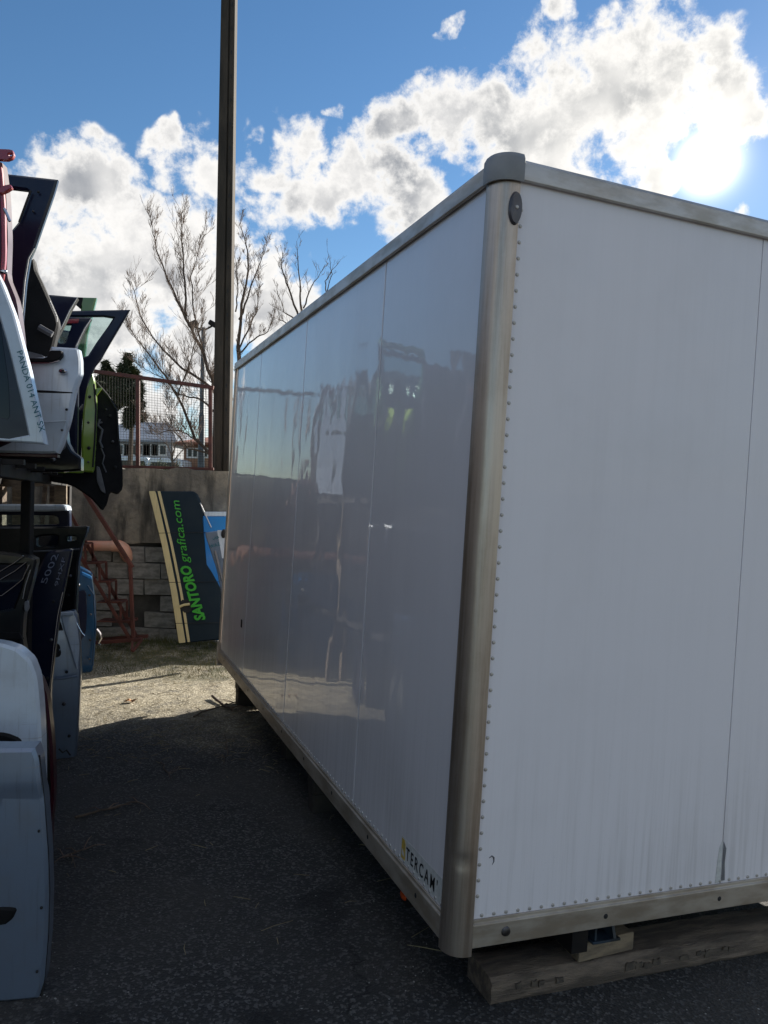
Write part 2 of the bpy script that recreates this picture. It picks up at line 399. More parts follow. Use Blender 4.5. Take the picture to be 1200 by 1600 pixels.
crk = N.node('ShaderNodeTexVoronoi', feature='DISTANCE_TO_EDGE'); crk.inputs['Scale'].default_value = .85; N.l.new(vw_, crk.inputs['Vector'])
crack = N.math('MULTIPLY', N.rng(crk.outputs['Distance'], .002, .010, 1, 0), N.rng(N.noise(v, .7, 3, .5), .45, .6))
base = N.mix(N.math('MULTIPLY', crack, .85), base, (.006, .006, .006))
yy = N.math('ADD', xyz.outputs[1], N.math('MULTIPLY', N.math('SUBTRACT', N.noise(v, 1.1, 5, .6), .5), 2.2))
dust = N.math('MULTIPLY', N.rng(yy, 4.9, 6.3), N.rng(N.noise(v, 7, 8, .7), .22, .56))  # dust, kept off the shaded ground and lightened to brighten the sunlit band
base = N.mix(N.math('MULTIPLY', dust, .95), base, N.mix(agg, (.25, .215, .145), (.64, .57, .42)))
moss = N.math('MULTIPLY', N.rng(yy, 6.7, 7.7), N.rng(N.noise(v, 5, 7, .65), .36, .58))
base = N.mix(N.math('MULTIPLY', moss, .85), base, (.052, .055, .016))
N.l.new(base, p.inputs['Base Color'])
b = N.node('ShaderNodeBump'); b.inputs['Strength'].default_value = .7; b.inputs['Distance'].default_value = .006
N.l.new(N.math('ADD', vor.outputs['Distance'], N.math('MULTIPLY', N.noise(v, 35, 4, .6), .8)), b.inputs['Height']); N.l.new(b.outputs[0], p.inputs['Normal'])
M['asphalt'] = m
M['dirt'] = varied('dry_verge', (.12, .10, .06), (.07, .075, .03), .4, .95)

# ------------------------------------------------------------------ ground
def sstep(a, b, x):
    t = min(1, max(0, (x - a) / (b - a))); return t * t * (3 - 2 * t)
def gz(x, y):
    z = -.016 * (min(max(y, -1), 7.2) - 2.4)
    z += .05 * sstep(7.0, 8.5, y)
    z -= .03 * min(2.6, max(0, x - .3))
    z += .006 * math.sin(x * 2.1 + y * 1.3) * math.sin(y * 1.7 - x) * sstep(1.0, 2.0, abs(y - 2.2) + .8)
    return z
def hit_ground(px, py):
    d = dirw(px, py); t = .5
    for _ in range(60):
        p = Vector((0, 0, EYE)) + d * t; t += (p.z - gz(p.x, p.y)) / max(.05, -d.z)
    return Vector((0, 0, EYE)) + d * t
xs = [-800, -200, -60, -20, -10] + [-6 + .2 * i for i in range(56)] + [8, 14, 30, 80, 250, 800]
ys = [-800, -200, -60, -20, -8] + [-3 + .2 * i for i in range(64)] + [11, 14, 20, 40, 100, 300, 900]
mb = MB()
mb.v = [(x, y, gz(x, y)) for y in ys for x in xs]
nx = len(xs)
mb.f = [(j * nx + i, j * nx + i + 1, (j + 1) * nx + i + 1, (j + 1) * nx + i) for j in range(len(ys) - 1) for i in range(nx - 1)]
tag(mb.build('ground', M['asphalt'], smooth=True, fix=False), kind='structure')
# higher ground held up by the back wall; its edge runs off behind the wall's end
WY = 8.62                                     # front face of the wall
WX1 = -1.70                                   # the tall wall ends here
UPZ = 1.70
e = Vector((SUN.x, SUN.y)).normalized()
mb = MB()
P = [(-60, WY + .12), (WX1 - .1, WY + .12), (WX1 - .1 + e.x * 14, WY + e.y * 14), (WX1 + e.x * 30 - 4, WY + e.y * 60), (60, 400), (-400, 400), (-400, WY + .12)]
mb.v = [(x, y, UPZ) for x, y in P] + [(x, y, -.5) for x, y in P]
n = len(P); mb.f = [tuple(range(n)), tuple(range(2 * n - 1, n - 1, -1))] + [(i, i + n, (i + 1) % n + n, (i + 1) % n) for i in range(n)]
tag(mb.build('upper_terrace', M['dirt']), kind='structure')

# ------------------------------------------------------------------ the truck body
C = RW @ Vector((.1948, 2.3382, -1.2990)) + Vector((0, 0, EYE))
bx = (RW @ Vector((.93158, .35946, -.05431))).normalized(); bz = (RW @ Vector((.06227, -.01061, .998))).normalized()
by = bz.cross(bx).normalized(); bz = bx.cross(by)
BM = Matrix(((bx.x, by.x, bz.x, C.x), (bx.y, by.y, bz.y, C.y), (bx.z, by.z, bz.z, C.z), (0, 0, 0, 1)))
BL, BW, BH = 4.23, 2.10, 2.35
HB, HT = .078, .062
body = empty('truck_body', BM, label='large white box truck body with aluminium corner post set on timbers', cat='truck body')
def seg_panels(cuts, lo, hi, gap=.006): 
    c = [lo] + cuts + [hi]; return [(c[i] + (gap / 2 if i else 0), c[i + 1] - (gap / 2 if i < len(c) - 2 else 0)) for i in range(len(c) - 1)]
RC = .012                                       # panels sit this far behind the frame
for (a, b) in seg_panels([.943, 2.13, 3.29], .05, BL - .03, .010):
    o = MB().box((RC, a, .05), (RC + .03, b, BH - .03)).build('side_panel', M['side_panel'], body, bevel=.0015)
for (a, b) in seg_panels([1.028], .05, BW - .05, .0032):
    MB().box((a, RC, .05), (b, RC + .03, BH - .03)).build('front_panel', M['front_panel'], body, bevel=.0012)
MB().box((.06, RC + .031, .05), (BW - .06, RC + .036, BH - .04)).build('inner_lining', M['panel_grey'], body)
MB().box((RC + .032, RC + .05, .03), (RC + .04, BL - .03, BH - .04)).build('inner_lining', M['steel_dark'], body)
MB().box((BW - .05, .05, .05), (BW - RC, BL - .03, BH - .03)).build('far_side_panel', M['front_panel'], body)
MB().box((.05, BL - .05, .05), (BW - .05, BL - .012, BH - .03)).build('rear_door', M['front_panel'], body)
MB().box((.03, .03, BH - .028), (BW - .03, BL - .03, BH - .012)).build('roof_panel', M['white_paint'], body)
MB().box((.03, .03, .012), (BW - .03, BL - .03, .048)).build('floor_panel', M['steel_dark'], body)
def post_section(leg, r, t, sx, sy, x, y, n=9):
    pts = []
    for i in range(n + 1):
        a = math.pi / 2 * i / n
        pts.append((r - r * math.cos(a), r - r * math.sin(a)))      # from the side flange round to the front flange
    pts = [(0, leg)] + pts + [(leg, 0), (leg, t), (t + r * .6, t + .0), (t, t + r * .6), (t, leg)]
    return [(x + sx * a, y + sy * b) for a, b in pts]
for (name, leg, r, x, y, sx, sy, z0, z1) in (('corner_post', .074, .062, -.004, -.004, 1, 1, -.022, BH - .045), ('rear_corner_post', .04, .02, -.003, BL + .003, 1, -1, -.03, BH - .02),
                                              ('corner_post', .074, .062, BW + .004, -.004, -1, 1, -.022, BH - .045), ('rear_corner_post', .04, .02, BW + .003, BL + .003, -1, -1, -.03, BH - .02)):
    mb = MB().prism(post_section(leg, r, .012, sx, sy, x, y), 2, z0, z1)
    # extra rings so that the post can carry a small dent
    o = mb.build(name, M['aluminium'], body, smooth=30)
    if name == 'corner_post' and sx == 1:
        bm = bmesh.new(); bm.from_mesh(o.data)
        for zz in [.02 * k for k in range(6, 20)]:
            bmesh.ops.bisect_plane(bm, geom=bm.verts[:] + bm.edges[:] + bm.faces[:], plane_co=(0, 0, zz), plane_no=(0, 0, 1))
        for q in bm.verts:
            d = ((q.co.z - .262) / .014) ** 2 + ((q.co.x - .026) / .022) ** 2
            if q.co.x + q.co.y < .07: q.co += Vector((.6, .8, 0)) * .006 * math.exp(-d)
        bm.to_mesh(o.data); bm.free(); o.data.set_sharp_from_angle(angle=math.radians(30))
# rails: a face with a lip, returning over the panel
def rail(name, pts, ax, lo, hi, mat=M['rail_alu']): return MB().prism(pts, ax, lo, hi).build(name, mat, body, bevel=.002)
T = BH - HT
side_top = [(-.006, T), (-.006, BH - .012), (.004, BH), (.06, BH + .004), (.06, BH - .01), (.013, BH - .012), (.009, T), (.0, T - .003)]
rail('top_rail', [(a, b) for a, b in side_top], 1, .075, BL)
rail('top_rail', [(a, b) for a, b in side_top], 0, .075, BW - .075)
rail('top_rail', [(BW - a, b) for a, b in side_top], 1, .075, BL)
side_bot = [(-.002, 0), (-.002, HB - .010), (.004, HB - .006), (.005, HB + .004), (.011, HB + .004), (.011, .02), (.06, .012), (.06, 0)]
rail('bottom_rail', side_bot, 1, .0705, BL - .035, M['sill_alu'])
rail('bottom_rail', side_bot, 0, .0705, BW - .0705, M['sill_alu'])
rail('bottom_rail', [(BW - a, b) for a, b in side_bot], 1, .0705, BL - .035)
rail('rear_sill', [(BL - a, b) for a, b in side_bot], 0, .04, BW - .04)
MB().prism([(-.007, BL - .02), (-.007, BL + .025), (.05, BL + .025), (.05, BL - .02)], 2, -.05, .14).build('rear_hinge_plate', M['rail_alu'], body, bevel=.002)
# top corner cap: rounded plastic shell
def cap(sx, x):
    mb = MB(); rows = []
    prof = [(-.011, BH - HT - .010, 1), (-.012, BH - .03, 1), (-.011, BH - .004, 1), (-.004, BH + .010, 1), (.012, BH + .017, 1), (.07, BH + .019, 0)]
    n = 10; k = 0
    for off, z, _ in prof:
        ring = []; r = max(.012, .062 - max(0, off) * .6); L = .076
        o_ = off if off < .05 else .055
        ring.append((o_, L))
        for i in range(n + 1):
            a = math.pi / 2 * i / n; ring.append((o_ + r - r * math.cos(a), o_ + r - r * math.sin(a)))
        ring.append((L, o_)); rows.append([(x + sx * p_, q_, z) for p_, q_ in ring])
    w = n + 3
    vs = [q for r_ in rows for q in r_]
    fs = [(i * w + j, i * w + j + 1, (i + 1) * w + j + 1, (i + 1) * w + j) for i in range(len(rows) - 1) for j in range(w - 1)]
    mb.add(vs, fs); o = mb.build('corner_cap', M['cap_plastic'], body, smooth=50)
    s = o.modifiers.new('shell', 'SOLIDIFY'); s.thickness = .006; s.offset = 0
    b_ = o.modifiers.new('bevel', 'BEVEL'); b_.width = .0025; b_.segments = 2; b_.angle_limit = math.radians(50)
cap(1, 0); cap(-1, BW)
# rivets: one mesh shared by all of them
def dome(r, h, seg=8):
    mb = MB(); vs = [(r * math.cos(2 * math.pi * j / seg), -0.0, r * math.sin(2 * math.pi * j / seg)) for j in range(seg)]
    vs += [(r * .8 * math.cos(2 * math.pi * j / seg), -h * .65, r * .8 * math.sin(2 * math.pi * j / seg)) for j in range(seg)] + [(0, -h, 0)]
    return mb.add(vs, [(j, (j + 1) % seg, seg + (j + 1) % seg, seg + j) for j in range(seg)] + [(seg + j, seg + (j + 1) % seg, 2 * seg) for j in range(seg)])
rv = dome(.0062, .004).mesh('rivet', M['rail_alu'], True)
def rivet(loc, rot=(0, 0, 0), me=rv, name='rivet'):
    o = bpy.data.objects.new(name, me); COL.objects.link(o); o.parent = body; o.location = loc; o.rotation_euler = rot
for k in range(44): rivet((.0865, RC, .15 + k * .0478))
for k in range(34): rivet((.105 + k * .0418, RC, HB + .012))
SIDE = (0, 0, -math.pi / 2)
for k in range(95): rivet((RC, .10 + k * .0428, HB + .013), SIDE)
bolt = dome(.016, .009, 10).mesh('bolt', M['bolt'], True)
rivet((.184, -.002, .038), me=bolt, name='bolt')
hole = dome(.0085, .0015, 10).mesh('drain_hole', M['rubber'], True)
for x in (.549, 1.015, 1.5): rivet((x, -.002, .036), me=hole, name='drain_hole')
for k in range(9): rivet((-.002, .26 + k * .46, .042), SIDE, hole, 'drain_hole')
# oval marker lamp near the top of the post
mb = MB(); n = 20
vs = [(.0145 * math.cos(2 * math.pi * i / n) * 1.5, 0, .05 * math.sin(2 * math.pi * i / n)) for i in range(n)] + [(.0145 * math.cos(2 * math.pi * i / n) * 1.3, -.009, .045 * math.sin(2 * math.pi * i / n)) for i in range(n)] + [(0, -.0115, 0)]
mb.add(vs, [(i, (i + 1) % n, n + (i + 1) % n, n + i) for i in range(n)] + [(n + i, n + (i + 1) % n, 2 * n) for i in range(n)])
o = mb.build('marker_lamp', M['lamp_lens'], body, smooth=50); o.location = (.056, -.0045, 2.200)
s_ = bpy.data.objects.new('screw', rv); COL.objects.link(s_); s_.parent = o; s_.location = (0, -.011, 0)
# small black vent on the side, worn patch by the front seam, scuff
MB().box((RC - .004, 3.402, .385), (RC + .002, 3.437, .44)).build('side_vent', M['trim'], body, bevel=.003)
mb = MB(); pts = [(1.004, .085), (1.009, .16), (1.014, .205), (1.026, .23), (1.0262, .085)]
mb.prism(pts, 1, RC - .0016, RC + .001).build('peeling_sealant', M['sticker'], body)
mb = MB(); pts = [(1.031, .09), (1.031, .225), (1.044, .20), (1.041, .15), (1.046, .09)]
mb.prism(pts, 1, RC - .0014, RC + .001).build('peeling_sealant', M['panel_grey'], body)
mb = MB(); mb.tube([(.118, RC, .262), (.127, RC - .0004, .268), (.134, RC - .0004, .262), (.135, RC - .0004, .25), (.130, RC, .24)], [.0008, .0022, .0026, .0016, .0006], 6).build('scuff_mark', M['lamp_lens'], body)
# maker's sticker on the side sheet
st = empty('maker_sticker'); st.parent = body
def sidepoly(pts, d, name, mat, par): return MB().prism([(y, z) for y, z in pts], 0, RC - d, RC + .001).build(name, mat, par)
sidepoly([(.082, .088), (.082, .168), (.43, .168), (.43, .088)], .0006, 'backing', M['sticker'], st)
sidepoly([(.392, .095), (.392, .150), (.402, .162), (.425, .162), (.425, .095)], .0014, 'logo_square', M['sticker_yellow'], st)
sidepoly([(.40, .104), (.40, .116), (.418, .128), (.418, .110)], .0018, 'logo_mark', M['sticker'], st)
TM = Matrix.Translation((RC - .0016, .384, .105)) @ Matrix(((0, 0, -1, 0), (-1, 0, 0, 0), (0, 1, 0, 0), (0, 0, 0, 1)))
text_mesh('lettering', "TERCAM'", .062, M['ink_black'], st, TM, offset=.0004, space=1.4, sx=.78, thick=.0003)
# running gear left under the floor
for x in (.48, BW - .48): MB().box((x - .03, .03, -.09), (x + .03, BL - .15, .0119)).build('chassis_runner', M['steel_dark'], body)
for y in (.32, 1.1, 1.9, 2.7, 3.5, 4.0): MB().box((.06, y - .025, -.05), (BW - .06, y + .025, .0117)).build('cross_member', M['steel_dark'], body)
la = MB(); la.box((.035, .40, -.075), (.06, .47, -.0005)); o = la.build('side_marker_bracket', M['steel_dark'], body, bevel=.003)
MB().ball((.034, .435, -.045), (.009, .026, .017), 12, 8).build('amber_marker', M['amber'], body, smooth=True)
# steel outrigger foot resting on the wood block
ft = MB(); ft.box((.55, .055, -.088), (.66, .20, -.08)); ft.box((.56, .06, -.0795), (.568, .19, .0115)); ft.prism([(.055, -.0795), (.20, -.0795), (.16, .0115), (.09, .0115)], 0, .632, .644)
ft.build('outrigger_foot', varied('blue_steel', (.045, .07, .10), (.03, .035, .04), 8, .5, .3), body, bevel=.001)

# ------------------------------------------------------------------ timbers and props under the body
def in_box(x, y, z): return BM @ Vector((x, y, z))
def upright(p, direction):
    d = Vector((direction.x, direction.y, 0)).normalized(); s_ = Vector((-d.y, d.x, 0))
    return Matrix(((d.x, s_.x, 0, p.x), (d.y, s_.y, 0, p.y), (0, 0, 1, p.z), (0, 0, 0, 1)))
pA = hit_ground(767, 1572); pB = hit_ground(1200, 1490)
dirT = (pB - pA).normalized()
side_ = Vector((-dirT.y, dirT.x, 0)).normalized(); upT = dirT.cross(side_)
TMx = Matrix(((dirT.x, side_.x, upT.x, pA.x), (dirT.y, side_.y, upT.y, pA.y), (dirT.z, side_.z, upT.z, pA.z), (0, 0, 0, 1)))
tb = empty('timber_beam', TMx, label='long weathered timber lying on the asphalt under the front edge of the truck body', cat='timber')
mb = MB(); nseg = 40; LT = 2.15; rr = random.Random(3); rows = []
for i in range(nseg + 1):
    x = LT * i / nseg; j = lambda s_: rr.uniform(-s_, s_)
    rows.append([(x, .008 + j(.003), .0), (x, .0 + j(.004), .012 + j(.004)), (x, .002 + j(.004), .045 + j(.004)), (x, .004 + j(.004), .068 + j(.003)), (x, .016 + j(.003), .080 + j(.003)), (x, .08, .084 + j(.003)), (x, .15, .082 + j(.003)), (x, .165, .07), (x, .165, .0)])
w = 9; vs = [q for r_ in rows for q in r_]
fs = [(i * w + j, (i + 1) * w + j, (i + 1) * w + (j + 1) % w, i * w + (j + 1) % w) for i in range(nseg) for j in range(w)] + [tuple(range(w - 1, -1, -1)), tuple(nseg * w + j for j in range(w))]
mb.add(vs, fs).build('beam', M['wood'], tb, smooth=35)
mb = MB(); x = .06
while x < LT - .1:                                       # dark flaking remains along the face
    wd = rr.uniform(.016, .04); z0 = .036 + rr.uniform(-.006, .006); z1 = z0 + rr.uniform(.014, .028)
    if rr.random() < .6:
        ring = [(x + wd * a + rr.uniform(-.003, .003), z0 + (z1 - z0) * b_ + rr.uniform(-.004, .004)) for a, b_ in ((0, 0), (.4, .05), (1, 0), (1.05, .6), (.95, 1), (.5, .9), (.05, 1), (.0, .5))]
        mb.prism(ring, 1, -.0032, .004)
    x += wd + (rr.uniform(.003, .008) if rr.random() < .8 else .06)
mb.build('flaking_remains', M['bark_flake'], tb, fix=True)
# wood block on the beam
pb = TMx @ Vector((.33, .0, .086))
blk = empty('wood_block', TMx @ Matrix.Translation((.32, .004, .0845)) @ Matrix.Rotation(math.radians(4), 4, 'Z'), label='pale rough wood block between the timber beam and the steel foot', cat='wood block')
zt = ((BM @ Vector((.6, .1, -.088))) - pb).z
MB().prism([(0, 0), (.235, .004), (.228, .15), (.015, .158)], 2, 0, max(.03, zt)).build('block', M['wood_light'], blk, bevel=.004)
def prop(px, py, inset, w, d, label, name='timber_prop', rot=0, mat=M['prop_wood'], top=None):
    """a support standing on the ground at a picture point, reaching up to the floor of the body"""
    g_ = hit_ground(px, py)
    loc = BM.inverted() @ g_
    t = (BM @ Vector((loc.x + .05, loc.y, -.09 if top is None else top))).z
    r_ = empty(name, upright(Vector((g_.x, g_.y, gz(g_.x, g_.y) - .004)), by), label=label, cat='timber')
    h = t - g_.z
    k = 2 if h > .16 else 1
    for i in range(k):
        MB().box((0, -w, h * i / k + .001), (d, 0, h * (i + 1) / k), Matrix.Rotation(rot + i * .05, 4, 'Z')).build('block', mat, r_, bevel=.006)
    return r_
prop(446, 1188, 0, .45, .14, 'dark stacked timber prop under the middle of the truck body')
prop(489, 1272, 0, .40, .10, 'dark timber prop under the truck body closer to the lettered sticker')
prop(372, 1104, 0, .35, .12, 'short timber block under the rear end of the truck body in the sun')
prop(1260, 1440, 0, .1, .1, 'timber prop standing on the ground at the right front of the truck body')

# ------------------------------------------------------------------ back wall with blocks, added low shade wall, fence, pole
wall = empty('retaining_wall', loc=(0, WY, 0), label='grey concrete retaining wall with bare block courses below', cat='wall')
ZB = 1.03; ZT = 1.85; X0 = -7.0
mb = MB(); rr = random.Random(5)
cols = 46; rws = 8; grid = [[None] * (cols + 1) for _ in range(rws + 1)]
vs = []
for j in range(rws + 1):
    for i in range(cols + 1):
        x = X0 + (WX1 - X0) * i / cols; z = ZB + (ZT - ZB) * j / rws
        vs.append((x, rr.uniform(-.012, .012) - (.01 if j < 2 else 0), z + (rr.uniform(-.02, .02) if j in (0, rws) else 0)))
k = len(vs)
for j in (0, rws):
    for i in range(cols + 1):
        x, y, z = vs[j * (cols + 1) + i]; vs.append((x, .22, z))
c1 = cols + 1
fs = [(j * c1 + i, j * c1 + i + 1, (j + 1) * c1 + i + 1, (j + 1) * c1 + i) for j in range(rws) for i in range(cols)]
fs += [(i, k + i, k + i + 1, i + 1) for i in range(cols)] + [(rws * c1 + i, rws * c1 + i + 1, k + c1 + i + 1, k + c1 + i) for i in range(cols)] + [(k + i, k + c1 + i, k + c1 + i + 1, k + i + 1) for i in range(cols)]
fs += [tuple(j * c1 + cols for j in range(rws + 1)) + (k + c1 + cols, k + cols), tuple(j * c1 for j in range(rws, -1, -1)) + (k, k + c1)]
mb.add(vs, fs).build('concrete_band', M['concrete'], wall, smooth=30)
MB().box((X0, .05, -.3), (WX1, .215, ZB)).build('mortar_core', M['mortar'], wall)
bw, bh = .352, .178
blkme = {}
for v_ in range(4):
    mb = MB(); r2 = random.Random(v_ + 20); q = lambda: r2.uniform(-.005, .005)
    vs = [(q(), .0 + q(), q()), (bw - .012 + q(), q(), q()), (bw - .012 + q(), q(), bh - .012 + q()), (q(), q(), bh - .012 + q())]
    vs += [(x, .1, z) for x, _, z in vs]
    mb.add(vs, [(0, 1, 2, 3), (7, 6, 5, 4), (0, 4, 5, 1), (1, 5, 6, 2), (2, 6, 7, 3), (3, 7, 4, 0)])
    blkme[v_] = mb.mesh('block', M['block'])
for row in range(6):
    z = -.06 + row * bh; x = WX1 - .36 - (row % 2) * bw / 2; col = 0
    while x > -5.2:
        if not (row in (1, 2) and col in (2,)):
            o = bpy.data.objects.new('block', blkme[rr.randrange(4)]); COL.objects.link(o); o.parent = wall
            o.location = (x, rr.uniform(-.022, .016), z); o.rotation_euler = (rr.uniform(-.012, .012), rr.uniform(-.008, .008), rr.uniform(-.02, .02))
        x -= bw; col += 1
low = empty('hidden_shade_wall', loc=(WX1, WY, 0), label='unseen low concrete wall added behind the truck body to shade the ground', cat='wall')  # hidden wall, added to cast the shadow edge behind the sunlit ground
MB().box((.001, .03, -.3), (9, .22, .50)).build('wall_body', M['concrete'], low, bevel=.01)

# mesh fence on the wall
FY = WY + .10
def onplane(px, py, y): 
    d = dirw(px, py); t = y / d.y; return Vector((0, 0, EYE)) + d * t
fence = empty('mesh_fence', loc=(-2.4, FY, ZT), label='rust red metal fence with square wire mesh on top of the concrete wall', cat='fence')
def fl(p): return p - Vector((-2.4, FY, ZT))
tl, tr = onplane(60, 568, FY), onplane(334, 606, FY); bl_, br_ = onplane(60, 731, FY), onplane(334, 736, FY)
bl_.z = max(bl_.z, ZT + .02); br_.z = max(br_.z, ZT + .015)
MB().bar(fl(tl), fl(tr), .045, .04).build('top_rail', M['rust_red'], fence, bevel=.003)
MB().bar(fl(bl_), fl(br_), .03, .03).build('bottom_rail', M['rust_red'], fence, bevel=.003)
for px in (100, 215.5, 329):
    t_ = (px - 60) / 274; a = tl.lerp(tr, t_); b_ = bl_.lerp(br_, t_) - Vector((0, 0, .06))
    MB().bar(fl(b_), fl(a), .04, .035, Vector((0, 1, 0))).build('post', M['rust_red'], fence, bevel=.003)
mb = MB(); nw = 62
for i in range(nw + 1):
    t_ = i / nw; mb.bar(fl(bl_.lerp(br_, t_)) + Vector((0, .012, 0)), fl(tl.lerp(tr, t_)) + Vector((0, .012, 0)), .0024, .0024, Vector((0, 1, 0)))
for j in range(1, 34):
    t_ = j / 34; mb.bar(fl(bl_.lerp(tl, t_)) + Vector((0, .016, 0)), fl(br_.lerp(tr, t_)) + Vector((0, .016, 0)), .0024, .0024)
o = mb.build('wire_mesh', M['steel_dark'], fence, fix=False); o['kind'] = 'stuff'

# concrete utility pole standing just behind the wall
pb_ = onplane(347, 738, WY + .36); pt_ = onplane(359.5, -60, WY + .36)
pole = empty('utility_pole', loc=(pb_.x, pb_.y, UPZ), label='tall dark square concrete utility pole rising out of the picture', cat='pole')
ax_ = (pt_ - pb_).normalized(); base_ = -ax_ * (pb_.z - UPZ) * 1.0; top_ = ax_ * 9.0
mb = MB(); n = 30; vs = []; fs = []
sec = [(-1, -1), (.12, -1), (.12, -.72), (.36, -.72), (.36, -1), (.86, -1), (1, -.86), (1, 1), (-1, 1)]
for i in range(n + 1):
    t_ = i / n; c_ = base_.lerp(top_, t_); hw = .094 - .028 * t_
    vs += [(c_.x + a * hw, c_.y + b_ * hw, c_.z) for a, b_ in sec]
w = len(sec)
fs = [(i * w + j, i * w + (j + 1) % w, (i + 1) * w + (j + 1) % w, (i + 1) * w + j) for i in range(n) for j in range(w)] + [tuple(range(w - 1, -1, -1)), tuple(n * w + j for j in range(w))]
mb.add(vs, fs).build('shaft', M['pole'], pole)
for i in range(34):
    t_ = .02 + i * .029; c_ = base_.lerp(top_, t_); hw = .094 - .028 * t_
    MB().box((-.007, -.004, -.018), (.007, .001, .018)).build('step_hole', M['rubber'], pole).location = (c_.x + .60 * hw, c_.y - hw - .0005, c_.z)

# ------------------------------------------------------------------ red steps, pipe
SY = WY - .55
def sp(px, py, y=SY): return onplane(px, py, y)
stairs = empty('metal_steps', loc=sp(195, 1005), label='rust red steel steps with slanting handrail against the back wall', cat='steps')
so = stairs.location.copy()
def sl(px, py, dy=0): return sp(px, py, SY) - so + Vector((0, dy, 0))
zig = [(115, 850), (133, 850), (134, 880), (155, 880), (156, 909), (171, 909), (171, 941), (188.5, 941), (188.5, 971), (205, 971)]
for dy in (0, .2):
    tag(MB().bar(sl(96, 800 if dy else 820, dy), sl(206, 1003, dy), .02, .034).build('stringer', M['rust_red'], stairs, bevel=.003))
    for (a, b_) in zip(zig[:-1], zig[1:]):
        MB().bar(sl(*a, dy), sl(*b_, dy), .020, .020).build('riser_frame', M['rust_red'], stairs)
for (xa, xb, y_) in ((133, 156, 880), (151, 172, 909), (152, 190, 941), (152, 206, 971), (112, 134, 850)):
    a, b_ = sl(xa, y_), sl(xb, y_)
    MB().box((a.x, -.01, a.z - .006), (b_.x, .205, a.z + .006)).build('tread', M['rust_red'], stairs)
MB().bar(sl(148, 1004), sl(222, 999), .05, .035).build('base_rail', M['rust_red'], stairs, bevel=.003)
MB().bar(sl(148, 1004, .2), sl(222, 999, .2), .05, .035).build('base_rail', M['rust_red'], stairs, bevel=.003)
MB().bar(sl(207, 1001), sl(214, 1012, -.16), .022, .022).build('foot', M['rust_red'], stairs)
MB().bar(sl(221, 1000), sl(215, 1013, -.16), .022, .022).build('foot', M['rust_red'], stairs)
MB().bar(sl(203.5, 884), sl(208.5, 1002), .034, .034, Vector((0, 1, 0))).build('handrail_post', M['rust_red'], stairs, bevel=.003)
MB().bar(sl(104, 724), sl(207, 887), .036, .04).build('handrail', M['rust_red'], stairs, bevel=.003)
MB().bar(sl(106, 690), sl(107, 860), .03, .03, Vector((0, 1, 0))).build('handrail_post', M['rust_red'], stairs, bevel=.003)
PY = WY - .10
pipe = empty('drain_pipe', loc=sp(170, 855, PY), label='orange plastic drain pipe with elbow running along the back wall', cat='pipe')
po = pipe.location.copy(); r_ = .056
a, b_ = sp(-60, 853, PY) - po, sp(187, 853, PY) - po
MB().tube([a, b_], r_, 18).build('pipe_run', M['pvc'], pipe, smooth=True)
e0 = b_ + Vector((-.03, 0, 0)); el = [e0 + Vector((.09 * math.sin(t_), 0.03 * (1 - math.cos(t_)), -.085 * (1 - math.cos(t_)))) for t_ in [math.pi / 2 * i / 7 for i in range(8)]]
el = [e0 - Vector((.05, 0, 0))] + el + [el[-1] + Vector((0, .01, -.012))]
MB().tube(el, r_ * 1.16, 18).build('elbow', M['pvc'], pipe, smooth=True)
MB().tube([el[-1] + Vector((0, -.0, .02)), el[-1] + Vector((0, .03, -.03)), el[-1] + Vector((0, .2, -.05))], r_ * .98, 18).build('outlet', M['pvc'], pipe, smooth=True)

# ------------------------------------------------------------------ traced sheet-metal shapes (car doors and the like)
def rounded(poly, r=.22, keep=()):
    out_ = []
    n = len(poly)
    for i, p in enumerate(poly):
        a, b_ = poly[i - 1], poly[(i + 1) % n]
        if i in keep: out_.append(p); continue
        for q, w_ in ((a, 1), (b_, 1)):
            out_.append((p[0] + (q[0] - p[0]) * r * .5, p[1] + (q[1] - p[1]) * r * .5))
    return out_
def area(poly): return sum(poly[i - 1][0] * p[1] - p[0] * poly[i - 1][1] for i, p in enumerate(poly)) / 2
def inset(poly, d):
    n = len(poly); out_ = []
    for i in range(n):
        p0, p, p1 = Vector(poly[i - 1]), Vector(poly[i]), Vector(poly[(i + 1) % n])
        a, b_ = (p - p0), (p1 - p)
        if a.length < 1e-9 or b_.length < 1e-9: out_.append(tuple(p)); continue
        na, nb = Vector((-a.y, a.x)).normalized(), Vector((-b_.y, b_.x)).normalized()
        m_ = (na + nb); m_ = m_.normalized() if m_.length > .2 else na
        k = d / max(.5, m_.dot(na)); k = min(k, .45 * min(a.length, b_.length) + d * .3)
        out_.append(tuple(p + m_ * k))
    return out_
